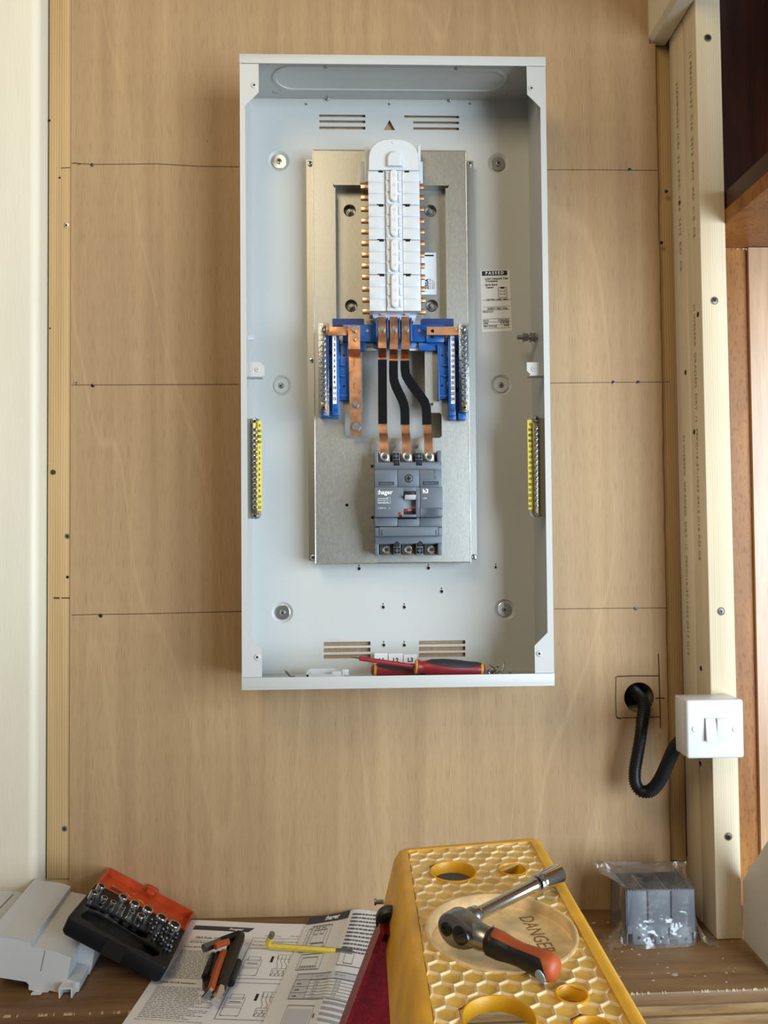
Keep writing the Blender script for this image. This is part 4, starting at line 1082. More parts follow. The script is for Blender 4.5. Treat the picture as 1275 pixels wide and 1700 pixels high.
def screwdriver(label, tip, shaft_end, butt, rh, hidden_front=False):
    tip, se, bu = Vector(tip), Vector(shaft_end), Vector(butt)
    t_ = thing('insulated_screwdriver', label, 'screwdriver', (se+bu)/2)
    ax = (bu-se); Lh = ax.length; ax.normalize()
    if tip != se:
        d = (se-tip).normalized(); l = (se-tip).length
        MB().lathe(tip+d*.013, d, [(.0030, 0), (.0034, .002), (.0036, l-.012)], 14).build('insulated_shaft', M_RED, t_)
        MB().lathe(tip, d, [(.0006, 0), (.0020, .008), (.0018, .014)], 10, ell=.45).build('blade', M_DKSTEEL, t_)
    prof = [(.45, 0), (.80, .02), (.82, .05), (.66, .09), (.72, .13), (.88, .22), (1.0, .40), (.97, .6), (.86, .75), (.84, .88), (.80, .95), (.62, .985), (.3, 1.0)]
    h = MB().lathe(se, ax, [(rh*r, Lh*q_) for r, q_ in prof], 24).build('handle', M_RED, t_, smooth=60)
    # black grip pads: raised skin over the top and the lower front
    for k0, k1, q0, q1 in ((-.15*PI, .42*PI, .16, .94), (-.95*PI, -.45*PI, .10, .66)):
        b = MB(); n = 14; m_ = 10; G = []
        u = Vector((0, 0, 1))-ax*ax.z; u.normalize(); v_ = ax.cross(u)
        if v_.y > 0: v_ = -v_
        for i in range(n+1):
            s_ = q0+(q1-q0)*i/n; r = 0
            for (ra, qa), (rb, qb) in zip(prof, prof[1:]):
                if qa <= s_ <= qb: r = ra+(rb-ra)*(s_-qa)/(qb-qa)
            f_ = math.sin(PI*min(1, max(0, (i/n))))**.4 if 0 < i < n else .12
            km = (k0+k1)/2; kk = (k1-k0)/2*f_
            G.append([se+ax*Lh*s_+(u*math.cos(km-kk+2*kk*j/m_)+v_*math.sin(km-kk+2*kk*j/m_))*(rh*r+.0006) for j in range(m_+1)])
        V = [[b.bm.verts.new(p_) for p_ in row] for row in G]
        for r0, r1 in zip(V, V[1:]):
            for j in range(m_): b.bm.faces.new((r0[j], r0[j+1], r1[j+1], r1[j]))
        b.build('grip_pad', M_RUBBER, h, smooth=60)
    MB().lathe(se+ax*Lh*.0, ax, [(rh*.62, -.0006), (rh*.84, .0008), (rh*.86, .003), (rh*.70, .0035)], 20).build('front_ring', M_YRING, h)
    MB().lathe(se+ax*Lh*.925, ax, [(rh*.845, 0), (rh*.855, .0015), (rh*.83, .004)], 24).build('end_ring', M_YRING, h)
    return t_


rh = .0145
screwdriver('red insulated screwdriver with black grips lying in front, blade pointing left', at(582.5, 1091, -.085), at(689, 1106.5, -.075), at(805.5, 1112.5, -.072), .0135)
se = at(616, 1112, -.045); bu = at(735, 1117.5, -.045)
screwdriver('red insulated screwdriver mostly hidden behind the other, butt end at left', bu, bu, se, .0125)
cb = thing('cable_bracket', 'small white plastic bracket lying left on the enclosure floor', 'bracket', at(530, 1118, -.06))
mb = MB(); a = at(509, 1119, -.07); b = at(557, 1119, -.07)
mb.box(a.x, b.x, -.072, -.070, FZ, FZ+.010); mb.box(a.x, b.x, -.045, -.043, FZ, FZ+.014); mb.box(a.x, a.x+.003, -.072, -.043, FZ, FZ+.014); mb.box(a.x, b.x, -.072, -.043, FZ, FZ+.0018)
mb.build('channel', M_WHITE, cb, smooth=0)
mb = MB(); mb.box(b.x-.006, b.x+.012, -.06, -.056, FZ+.002, FZ+.012, .0006); mb.box(b.x+.010, b.x+.020, -.062, -.058, FZ+.006, FZ+.015, .0006); mb.build('clip_arm', M_PURE, cb)


def loose_screw(p, d, label, L=.012, group='loose screws on the enclosure floor'):
    t_ = thing('loose_screw', label, 'screw', p, group); p = Vector(p); d = Vector(d).normalized()
    b = MB(); b.lathe(p, d, [(.0030, 0), (.0030, .0008), (.0016, .0020)], 12); b.build('head', M_DULL, t_)
    b = MB(); pr_l = [(.0013, .0015)]
    n = int(L/.0011)
    for i in range(n): pr_l += [(.0019, .002+i*.0011), (.0013, .00255+i*.0011)]
    pr_l.append((.0003, L+.003)); b.lathe(p, d, pr_l, 8); b.build('thread', M_DULL, t_)


random.seed(21)
for i in range(11):
    x = 806+i*3.5; Yq = random.uniform(-.085, -.03)
    p_ = at(x, 1112, Yq); p_.z = FZ+.003+(.004*(i % 3) if 4 < i < 10 else 0)
    loose_screw(p_, (random.uniform(-1, 1), random.uniform(-1, 1), random.choice((0.0, .25, .9, .6))), ('leftmost', 'second from left', 'third from left', 'fourth from left', 'fifth from left', 'middle', 'fifth from right', 'fourth from right', 'third from right', 'second from right', 'rightmost')[i]+' tiny zinc screw in the loose heap beside the screwdriver butt')
loose_screw(Vector((at(476, 1116, -.08).x, -.08, FZ+.004)), (.8, .2, .35), 'tiny zinc screw on the enclosure floor left of the white bracket, head to the left', group=None)
loose_screw(Vector((at(483, 1112, -.07).x, -.07, FZ+.006)), (-.5, .2, .5), 'tiny zinc screw standing beside the bracket, tilted against another screw', group=None)

# ================================================================== switch and conduit
Ysw = -.1025
sw = thing('light_switch', 'white two-gang light switch on a surface box at the front stud', 'switch', at(1180, 1260, -.13))
a = at(1122.5, 1155, -.105); Yp = -.146
zt2, zb2 = at(1188, 1162, Yp).z, at(1188, 1259.5, Yp).z; xa2, xb2 = at(1140.5, 1210, Yp).x, at(1235, 1210, Yp).x
mb = MB(); mb.box(xa2, xb2, Yp+.008, Ysw, zb2+.0005, zt2-.0005, .003, seg=3); mb.build('back_box', M_PURE, sw)
mb = MB(); mb.box(xa2-.0004, xb2+.0004, Yp, Yp+.009, zb2, zt2, .0038, seg=4); fp_ = mb.build('face_plate', M_PURE, sw, smooth=50)
cxs = at(1188, 1210.5, Yp)
mb = MB(); r0, r1 = at(1170.5, 1192.5, Yp-.001), at(1206.5, 1230, Yp-.001)
mb.box(r0.x-.0006, r1.x+.0006, Yp-.0002, Yp+.001, r1.z-.0006, r0.z+.0006); mb.build('rocker_gap', M_DULL, sw, smooth=0)
xm = (r0.x+r1.x)/2
for x0, x1, tip in ((r0.x, xm-.0003, -1), (xm+.0003, r1.x, 1)):
    mb = MB(); P = []
    for z, y in ((r1.z, Yp-.0026-(.0032 if tip < 0 else 0)), (r0.z, Yp-.0026-(.0032 if tip > 0 else 0))):
        for yy in (y, Yp+.001):
            for x in (x0, x1): P.append(Vector((x, yy, z)))
    mb.hexa(P, .0007); mb.build('rocker', M_PURE, sw)
for x in (1153.5, 1220.5):
    mb = MB(); mb.lathe(at(x, 1210.5, Yp), (0, -1, 0), [(.0044, -.0004), (.0044, .0006), (.0036, .0012), (.0015, .0014)], 18); mb.build('screw_cap', M_PURE, sw)
# corrugated conduit
pts = [Vector((hc.x, .045, hc.z+.006)), Vector((hc.x+.001, .015, hc.z+.004)), Vector((hc.x+.0035, -.012, hc.z-.008)), at(1066, 1200, -.028), at(1063, 1225, -.034), at(1058, 1255, -.038), at(1054, 1280, -.041), at(1055, 1300, -.045), at(1064, 1313, -.05), at(1078, 1313.5, -.056), at(1090, 1303, -.063), at(1100, 1286, -.070), at(1108, 1268, -.078), at(1118, 1246, -.088), at(1127, 1234, -.098), at(1138, 1226, -.110)]


def smooth_path(pts, step):
    out = []
    n = len(pts)
    for i in range(n-1):
        p0, p1, p2, p3 = pts[max(i-1, 0)], pts[i], pts[i+1], pts[min(i+2, n-1)]
        for k in range(24):
            t = k/24; out.append(.5*((2*p1)+(p2-p0)*t+(2*p0-5*p1+4*p2-p3)*t*t+(3*p1-p0-3*p2+p3)*t**3))
    out.append(pts[-1]); res = [out[0]]; acc = 0
    for a, b in zip(out, out[1:]):
        d = (b-a).length; 
        while acc+d >= step:
            t = (step-acc)/d; a = a.lerp(b, t); res.append(a); d = (b-a).length; acc = 0
        acc += d
    return res


pp_ = smooth_path(pts, .00075); rad = [(.0101 if (i % 4) in (0, 1) else .0086) for i in range(len(pp_))]
mb = MB(); mb.tube(pp_, rad, 16)
tag(mb.build('corrugated_conduit', mat('black_conduit', '#141519', .42), smooth=28), 'black corrugated conduit looping from the wall hole to the white switch', 'conduit')

# ================================================================== LADDER with yellow top cap
ZT = 1.1404
lad = thing('step_ladder', 'red fibreglass step ladder with worn yellow honeycomb top cap', 'ladder', (.29, -.62, 0))
cx0, cx1 = .2105, .3635; cyr0, cyr1 = -.4526, -.4335; cyf = -.86
HXW = .0150                                              # rim width
holes_ = [(Vector((.2878, -.6215)), .0605, 'cup'), (atz(753, 1445, ZT).to_2d(), .0212, 'hole'), (atz(851, 1441, ZT).to_2d(), .0128, 'hole'),
          (atz(949.5, 1648, ZT).to_2d(), .0106, 'hole'), (atz(829, 1688, ZT).to_2d(), .0242, 'hole'), (atz(986, 1706, ZT).to_2d(), .0130, 'hole')]
ix0, ix1 = cx0+.0105, cx1-.0125
iy1a, iy1b = cyr0-.010, cyr1-.012
# skirt: rings from the bottom flare up over the rounded rim to the inner edge
def ringpts(xa, xb, yf, ya, yb, z, r=.008):
    out = []
    for (x, y, sx, sy) in ((xa, yf, 1, 1), (xb, yf, -1, 1), (xb, yb, -1, -1), (xa, ya, 1, -1)):
        base = {(1, 1): PI, (-1, 1): 1.5*PI, (-1, -1): 0, (1, -1): .5*PI}[(sx, sy)]
        for k in range(5):
            a = base+k*PI/8; out.append(Vector((x+sx*r+r*math.cos(a), y+sy*r+r*math.sin(a), z)))
    return out


HS = .0600; FLR = .0150
mb = MB()
rg = [ringpts(cx0-FLR+.002, cx1+FLR-.002, cyf, cyr0+.004, cyr1+.004, ZT-HS), ringpts(cx0-FLR, cx1+FLR, cyf, cyr0+.006, cyr1+.006, ZT-HS), ringpts(cx0-.004, cx1+.004, cyf, cyr0, cyr1, ZT-.012),
      ringpts(cx0-.0005, cx1+.0005, cyf, cyr0-.0005, cyr1-.0005, ZT-.006), ringpts(cx0+.0012, cx1-.0012, cyf, cyr0-.002, cyr1-.002, ZT-.0022), ringpts(cx0+.004, cx1-.004, cyf, cyr0-.0045, cyr1-.0045, ZT-.0004), ringpts(cx0+.008, cx1-.008, cyf, cyr0-.0075, cyr1-.0075, ZT),
      ringpts(ix0, ix1, cyf, iy1a, iy1b, ZT, .004), ringpts(ix0+.0005, ix1-.0005, cyf, iy1a-.0005, iy1b-.0005, ZT-.0030, .004)]
mb.rings(rg, cap=False)
# inner skin so the skirt has thickness
rg2 = [ringpts(cx0-FLR+.004, cx1+FLR-.004, cyf, cyr0+.002, cyr1+.002, ZT-HS), ringpts(cx0, cx1, cyf, cyr0-.004, cyr1-.004, ZT-.012), ringpts(cx0+.002, cx1-.002, cyf, cyr0-.006, cyr1-.006, ZT-.009)]
mb.rings(rg2, cap=False)
mb.build('top_cap', M_LADY, lad, smooth=50)
# deck plate with holes
dk = ringpts(ix0, ix1, cyf, iy1a, iy1b, ZT-.0030, .004)
mb = MB(); mb.plate(dk, [circ((c_.x, c_.y, ZT-.0030), r_, 40, EX, EY) for c_, r_, _ in holes_], (0, 0, -.003))
# honeycomb cells
hw = .0163/2; hr = hw/math.cos(PI/6); row = hr*1.5
ny = int(.46/row)


def place(v):
    x = min(max(v.x, ix0+.0003), ix1-.0003); yl = iy1a+(iy1b-iy1a)*(x-ix0)/(ix1-ix0)-.0006; y = min(v.y, yl)
    for c_, r_, _ in holes_:
        d = Vector((x-c_.x, y-c_.y))
        if d.length < r_+.0012: d = d.normalized()*(r_+.0012); x, y = c_.x+d.x, c_.y+d.y
    return Vector((x, y, v.z))


fl = MB()
for j in range(ny):
    y = -.447-j*row
    for i in range(-1, 12):
        x = .2150+i*2*hw+(hw if j % 2 else 0)
        if not (ix0-.007 < x < ix1+.007) or y < cyf+.01: continue
        if any((Vector((x, y))-c_).length < r_-.004 for c_, r_, _ in holes_): continue
        R = []
        for ins, z in ((0, -.0008), (.0005, -.0009), (.0013, -.0022), (.0021, -.0026)):
            R.append([place(Vector((x+(hr-ins)*math.cos(PI/6+k*PI/3), y+(hr-ins)*math.sin(PI/6+k*PI/3), ZT+z))) for k in range(6)])
        try: fl.poly([p+EZ*.0001 for p in R[-1]])
        except ValueError: pass
        vr = [[mb.bm.verts.new(p) for p in r] for r in R]
        for a, b in zip(vr, vr[1:]):
            for k in range(6):
                try: mb.bm.faces.new((a[k], a[(k+1) % 6], b[(k+1) % 6], b[k]))
                except ValueError: pass
dkk = mb.build('honeycomb_deck', M_LADF, lad, smooth=0)
fl.build('cell_floor', mat('worn_yellow_floor', '#d8b254', .35, noise=.22, nscale=55, bump=.25, bscale=220), lad, smooth=0, kind='stuff')
for c_, r_, kind in holes_:
    o_ = (c_.x, c_.y, ZT)
    if kind == 'cup':
        mb = MB(); mb.lathe(o_, (0, 0, -1), [(r_+.0020, .0030), (r_+.0016, .0004), (r_, .0001), (r_-.0008, .0008), (r_-.0016, .0100), (r_-.0030, .0112), (.0002, .0115)], 56, cap=False); cup = mb.build('cup_recess', M_LADF, lad, smooth=40)
    else:
        mb = MB(); mb.lathe(o_, (0, 0, -1), [(r_+.0018, .0030), (r_+.0014, .0006), (r_+.0002, .0003), (r_-.0004, .0010), (r_-.0010, .011), (r_+.0004, .011), (r_+.0010, .006)], 40, cap=False); mb.build('tool_hole', M_LADY, lad, smooth=45)
# moulded lettering in the cup
cz = ZT-.0115
p0, p1 = atz(868, 1522, cz), atz(921, 1602, cz); ex = (p1-p0); ex.z = 0; Lx = ex.length; ex.normalize(); ey = Vector((-ex.y, ex.x, 0))
pr = Print(flat(p0, ex, ey, .0004)); pr.text('DANGER', 0, -.004, .0185, sx=.8)
pr.build('moulded_lettering', mat('brown_moulding', '#8a6636', .6), cup)  # lettering drawn in a darker brown than the cup
q0 = atz(806, 1541, cz); pr = Print(flat(q0, ex, ey, .0004)); pr.text('30', -.004, 0, .012); pr.build('moulded_lettering', MATS['brown_moulding'], cup)
# rails: channel section, two each side
def rail(p0, p1, out, name='rail'):
    """channel: web facing the end of the ladder, outer flange toward `out`"""
    p0, p1 = Vector(p0), Vector(p1); d = (p1-p0).normalized(); wv = Vector((out, 0, 0)); wv = (wv-d*wv.dot(d)).normalized()
    b = MB(); Wd = .072; th = .004; dep = .026*(1 if p0.y > -.6 else -1)
    secs = [(-Wd/2, 0), (Wd/2, 0), (Wd/2, -dep), (Wd/2-th, -dep), (Wd/2-th, -th*math.copysign(1, dep)), (-Wd/2+th, -th*math.copysign(1, dep)), (-Wd/2+th, -dep), (-Wd/2, -dep)]
    R = [[q_+wv*u+EY*v for u, v in secs] for q_ in (p0, p1)]
    vr = [[b.bm.verts.new(p_) for p_ in r] for r in R]; n = len(secs)
    for k in range(n): b.bm.faces.new((vr[0][k], vr[0][(k+1) % n], vr[1][(k+1) % n], vr[1][k]))
    for r in vr: bmesh.ops.triangulate(b.bm, faces=[b.bm.faces.new(r)])
    o = b.build(name, M_FIBRE, lad, smooth=30)
    # outer flange in a paler red: the light on it is painted in
    e = MB(); R = [[q_+wv*(Wd/2)+EY*(-dep*1.02), q_+wv*(Wd/2+.0006)+EY*(-dep*1.02), q_+wv*(Wd/2+.0006)+EY*.0006*math.copysign(1, dep), q_+wv*(Wd/2-.0005)+EY*.0006*math.copysign(1, dep)] for q_ in (p0, p1)]
    e.rings(R); e.build('flange_face', M_FIBEDGE, o, smooth=0)
    return o, wv, d


YR1, YR2 = -.520, -.835
# outer top-left corner of the far left rail seen at (627,1535); slopes to (562,1710)
pa, pb = at(627, 1532, YR1), at(560, 1712, YR1)
dl = (pb-pa).normalized(); nrm = Vector((dl.z, 0, -dl.x)); nrm = nrm if nrm.x > 0 else -nrm
def railpath(pt, Y):
    d = dl; p = Vector((pt.x, Y, pt.z))+nrm*.036
    return p-d*.005, p+d*((p.z)/(-d.z)-.0)
for Y in (YR1, YR2):
    s0, s1 = railpath(pa, Y); s1.z = max(s1.z, .012)
    o, wv, d = rail(s0, s1, -1)
    b = MB(); b.box(-.045, .045, -.02, .02, 0, .03, .006); b.build('foot', M_BLACK, lad, M=Matrix.Translation((s1.x, Y+(-.013 if Y > -.6 else .013), 0)))
    mir = lambda v: Vector((cx0+cx1-v.x, v.y, v.z))
    o, wv, d = rail(mir(s0), mir(s1), 1)
    b = MB(); b.box(-.045, .045, -.02, .02, 0, .03, .006); b.build('foot', M_BLACK, lad, M=Matrix.Translation((cx0+cx1-s1.x, Y+(-.013 if Y > -.6 else .013), 0)))
# treads low on the left side
for zz in (.30, .58):
    t = (pa.z-zz)/(-dl.z); c = Vector((pa.x, 0, pa.z))+dl*t+nrm*.036
    b = MB(); b.box(c.x-.038, c.x+.038, YR2+.004, YR1-.004, zz-.02, zz, .002); b.build('tread', M_ALU, lad)
# black hinge bracket and rivets at the top of the far left rail
b = MB(); hb = at(645.5, 1526, YR1-.002); b.lathe(hb+EY*.002, (0, -1, 0), [(.0125, 0), (.0125, .008), (.010, .010), (.0065, .010), (.0055, .006), (.001, .006)], 24); b.build('hinge_bracket', M_BLACK, lad)
b = MB(); b.lathe(at(630, 1559, YR1-.0005), (0, -1, 0), [(.0034, 0), (.0034, .002), (.002, .003)], 14); b.build('rail_rivet', M_BLACK, lad)
b = MB(); q0 = at(637, 1497, -.47); b.cyl(q0, q0+Vector((-.0075, 0, 0)), .0022, n=10); b.cyl(q0+Vector((-.0075, 0, 0)), q0+Vector((-.0095, 0, 0)), .0032, n=12); b.build('cap_screw', M_DULL, lad)
# aluminium bracket inside the cap
b = MB(); b.box(cx0+.012, cx1-.045, -.474, -.472, ZT-.058, ZT-.012); b.box(cx0+.012, cx1-.045, -.50, -.472, ZT-.058, ZT-.056); b.build('cap_bracket', M_ALU, lad, smooth=0)
b = MB(); b.box(cx1-.043, cx1-.006, -.476, -.470, ZT-.058, ZT-.012); b.build('rail_head', M_FIBRE, lad, smooth=0)
b = MB(); b.lathe((cx1-.052, -.474, ZT-.035), (0, -1, 0), [(.010, 0), (.010, .004), (.006, .004), (.006, .001), (.001, .001)], 18); b.build('cap_rivet', M_BLACK, lad)

# ================================================================== RATCHET on the ladder
zr = ZT+.0135
hd = atz(762, 1539, zr); he = atz(926, 1612, zr-.001)
a_ = (he-hd); Lr = a_.length; a_.normalize()
e_ = atz(925, 1452, zr+.002)-atz(790, 1519, zr+.002); Le = e_.length; e_.normalize()
e_ = (e_-a_*e_.dot(a_)); e_.z = 0; e_.normalize()
e_ = (atz(925, 1452, zr+.002)-atz(790, 1519, zr+.002)).normalized()
up_ = a_.cross(e_); up_ = up_ if up_.z > 0 else -up_; up_.normalize()
rt = thing('ratchet_wrench', 'small ratchet with orange and black handle and chrome extension on the ladder cap', 'ratchet wrench', (hd+he)/2-EZ*.013)
axis = a_.cross(up_).normalized(); axis = axis if axis.dot(e_) > 0 else -axis
# head: teardrop in the (a_, up_) plane, thick along axis
mb = MB(); R = []
def tear(sc_, off):
    pts_ = []
    for k in range(28):
        t = 2*PI*k/28; r = .0152*sc_
        x, z_ = r*math.cos(t), r*math.sin(t)*.86
        if x > 0: x = x*1.75; z_ = z_*(1-.45*(x/(r*1.75))**2)
        pts_.append(hd+a_*x+up_*z_+axis*off)
    return pts_
mb.rings([tear(.82, -.0092), tear(.97, -.0080), tear(1, -.006), tear(1, .0055), tear(.95, .0072), tear(.8, .0080)]); head = mb.build('ratchet_head', M_SATIN, rt, smooth=40)
f0_ = hd-axis*.0093
mb = MB(); mb.lathe(f0_-a_*.0055, -axis, [(.0052, -.001), (.0052, .0010), (.0044, .0014), (.0030, .0014), (.0026, .0004), (.0003, .0008)], 20, cap=False); mb.build('pivot_plug', M_BLACK, head)
mb = MB(); mb.lathe(f0_+a_*.0085, -axis, [(.0072, -.001), (.0070, .0014), (.005, .0022), (.001, .0024)], 20); mb.build('selector_disc', M_BLACK, head)
mb = MB(); c = f0_+a_*.011-axis*.0032
M4 = Matrix((( *a_, ), ( *(-axis), ), ( *up_, ))).transposed().to_4x4(); M4.translation = c
mb.box(-.0035, .0095, -.0022, .0022, -.0030, .0030, .0012, M=M4@Matrix.Rotation(-.5, 4, 'Y')); mb.build('selector_lever', M_DKSTEEL, head)
nk = hd+a_*.022
mb = MB(); mb.lathe(hd+a_*.015, a_, [(.0095, 0), (.0100, .005), (.0092, .011), (.0072, .016)], 22); mb.build('neck', M_SATIN, rt)
hs = hd+a_*.0285; Lh = (he-hs).length
prof = [(.0080, 0), (.0102, .004), (.0100, .02), (.0086, .035), (.0082, .05), (.0092, .068), (.0100, .080), (.0098, .092), (.0080, .0985), (.0040, .1010), (.0005, .1014)]
kq = Lh/.1014
mb = MB(); mb.lathe(hs, a_, [(r, h*kq) for r, h in prof], 28); hnd = mb.build('handle', M_ORGRIP, rt, smooth=60)
b = MB(); n, m_ = 26, 12; G = []
for i in range(n+1):
    s_ = .0002+(.094-.0002)*i/n; r = 0
    for (ra, qa), (rb, qb) in zip(prof, prof[1:]):
        if qa <= s_ <= qb: r = ra+(rb-ra)*(s_-qa)/(qb-qa)
    f_ = 1.0 if i == 0 else .62 if i < 3 else (.36 if i < n-2 else (.30, .2, .04)[i-(n-2)])
    km = .5*PI+.28
    kk = PI*f_
    G.append([hs+a_*s_*kq+(up_*math.cos(km-kk+2*kk*j/m_)-axis*math.sin(km-kk+2*kk*j/m_))*(r+.00045) for j in range(m_+1)])
V = [[b.bm.verts.new(p_) for p_ in r_] for r_ in G]
for r0_, r1_ in zip(V, V[1:]):
    for j in range(m_): b.bm.faces.new((r0_[j], r0_[j+1], r1_[j+1], r1_[j]))
b.build('black_grip', M_BLACK, hnd, smooth=60)
c = hs+a_*.0865*kq-axis*.0098*math.cos(.35)-up_*.0035; nn = (-axis*.95-up_*.3).normalized()
b = MB(); b.lathe(c, nn, [(.0042, -.0006), (.0040, .0006), (.002, .0009)], 18, ell=1.25); b.build('hang_plug', mat('pale_blue_plug', '#8fa7bd', .4), hnd)
# extension bar and socket
xs0 = atz(786, 1521, zr+.002); xe = atz(927, 1450, zr+.002); ed = (xe-xs0); L_ = ed.length; ed.normalize()
mb = MB(); mb.lathe(hd+axis*.007, xs0-hd-axis*.007, [(.0078, 0), (.0078, (xs0-hd-axis*.007).length)], 20); mb.build('drive_boss', M_SATIN, rt)
mb = MB(); mb.lathe(xs0-ed*.006, ed, [(.0068, 0), (.0072, .004), (.0072, .010), (.0052, .013), (.0052, L_*.70), (.0060, L_*.72), (.0062, L_*.76)], 22); mb.build('extension_bar', M_CHROME, rt)
mb = MB(); mb.lathe(xs0+ed*L_*.72, ed, [(.0050, 0), (.0076, .0004), (.0080, .0015), (.0074, .0028), (.0082, .004), (.0076, .0055), (.0082, .007), (.0080, .009), (.0082, .011), (.0082, L_*.28), (.0076, L_*.285), (.0056, L_*.285), (.0054, L_*.2), (.0004, L_*.2)], 24); mb.build('socket', M_CHROME, rt, smooth=40)

# ================================================================== SOCKET CASE
cs = lambda x, y: (100+x/5.3125, 1430+y/5.3125)
O_ = Vector((-.2256, -.1884, .9490)); ea = Vector((.8827, -.0195, -.4695)).normalized(); eb = Vector((-.0161, .9973, -.0717)); eb = (eb-ea*eb.dot(ea)).normalized(); en = ea.cross(eb)
if en.z < 0: en = -en
MC = Matrix((( *ea, ), ( *eb, ), ( *en, ))).transposed().to_4x4(); MC.translation = O_
LC, WC, HC = .1523, .1187, .024
case = thing('socket_case', 'open black socket case with orange lid leaning on the grey cover', 'tool case', None, M=MC@Matrix.Translation((LC/2, WC/2, -HC)))
loc2 = lambda x, y, w_=0.0: (lambda p: MC.inverted() @ p)(atp(*cs(x, y), O_+en*w_, en))
# tray: top deck with moulded recesses, sides
rec1 = [loc2(*q_) for q_ in ((215, 372), (300, 385), (480, 470), (760, 620), (778, 650), (760, 678), (700, 665), (540, 570), (430, 480), (230, 400))]
rec2 = [loc2(*q_) for q_ in ((180, 470), (245, 430), (330, 455), (440, 520), (560, 590), (840, 760), (880, 800), (870, 830), (820, 838), (560, 720), (430, 640), (330, 590), (250, 530), (190, 500))]
mb = MB()
mb.plate([Vector((.004, .004, 0)), Vector((LC-.004, .004, 0)), Vector((LC-.004, WC-.002, 0)), Vector((.004, WC-.002, 0))], [[Vector((p_.x, p_.y, 0)) for p_ in r_] for r_ in (rec1, rec2)], (0, 0, -.003))
def tr_ring(i, z, r=.006): return [Vector((x, y, z)) for x, y in [(p_.x, p_.y) for p_ in ringpts(i, LC-i, i, WC-i, WC-i, 0, r)]]
mb.rings([tr_ring(.0035, -HC), tr_ring(.001, -HC+.004), tr_ring(0, -.002), tr_ring(.001, 0), tr_ring(.0045, 0)], cap=False)
mb.rings([tr_ring(.0035, -HC), tr_ring(.02, -HC)], cap=False)
mb.poly(tr_ring(.0035, -HC+.0005))
mb.box(.004, LC-.004, .004, WC-.004, -.013, -.012)
tray = mb.build('tray', M_TRAY, case, M=MC, smooth=35)
mb = MB(); 
for r_ in (rec1, rec2): mb.prism([Vector((p_.x, p_.y, -.012)) for p_ in r_], (0, 0, .0003))
mb.build('tray_recess', M_HOLE, case, M=MC, smooth=0)
# latch notch at the front
c0, c1 = loc2(400, 700).x, loc2(590, 770).x
mb = MB(); mb.box(c0, c1, -.0006, .0035, -HC+.002, -.0005); mb.build('latch_notch', M_HOLE, case, M=MC, smooth=0)
# lid lying open behind, in the same plane: shallow orange pan
LW = .066
def lidring(i, z): return [Vector((i, WC+.001+i, z)), Vector((LC-i, WC+.001+i, z)), Vector((LC-i, WC+LW-i, z)), Vector((i, WC+LW-i, z))]
mb = MB(); mb.rings([lidring(.0, -.012), lidring(0, .0), lidring(.0028, .0), lidring(.0032, -.0095)], cap=False); mb.poly(lidring(.003, -.0095)); mb.poly(lidring(0, -.012)[::-1])
lid = mb.build('lid', M_ORANGE, case, M=MC, smooth=20)
q_ = loc2(800, 180); q2 = loc2(905, 215); q3 = loc2(820, 140)
mb = MB(); mb.box(q_.x-.001, q2.x-.002, WC+LW-.003, WC+LW+.006, -.008, .004, .0022); mb.box(q_.x+.002, q2.x-.005, WC+LW-.012, WC+LW-.002, -.004, .002, .0012); mb.build('lid_latch', M_ORANGE, case, M=MC)
mb = MB(); a0 = loc2(450, 185); mb.prism([Vector((loc2(*k_).x, loc2(*k_).y, -.0092)) for k_ in ((450, 190), (490, 178), (545, 205), (600, 250), (620, 245), (600, 280), (520, 240), (460, 215))], (0, 0, .0002)); mb.build('lid_stain', mat('dark_smudge', '#5b2a1c', .6), lid, M=MC, smooth=0)
mb = MB()
for P_ in (((700, 285), (740, 295), (775, 335), (755, 325), (735, 305)), ((480, 160), (500, 165), (520, 178), (495, 172)), ((600, 215), (640, 260), (655, 268), (625, 262)), ((1090, 445), (1105, 452), (1098, 462)), ((660, 230), (690, 240), (672, 243))):
    mb.prism([Vector((loc2(*k_).x, loc2(*k_).y, -.0092)) for k_ in P_], (0, 0, .0002))
mb.build('lid_scratch', mat('orange_scratch', '#d98a35', .5), lid, M=MC, smooth=0)


def socket(x, y, r, top, hgt, lb, taper=1.0):
    p_ = loc2(x, y, top); base = Vector((p_.x, p_.y, top-hgt))
    t_ = thing('socket', lb, 'socket', MC @ Vector((p_.x, p_.y, top-hgt)), 'chrome sockets in the case')
    hr_ = r*.74
    b = MB(); b.lathe(base, EZ, [(r*taper*.9, 0), (r*taper, .001), (r*taper, hgt*.35), (r*.98, hgt*.62), (r, hgt-.001), (r*.94, hgt), (hr_*1.02, hgt)], 24)
    b.build('barrel', M_CHROME, t_, M=MC, smooth=45)
    b = MB(); b.lathe(base+EZ*hgt, EZ, [(hr_, .0003), (hr_*.94, .00035)], 6); b.build('hex_opening', M_HOLE, t_, M=MC, smooth=0)


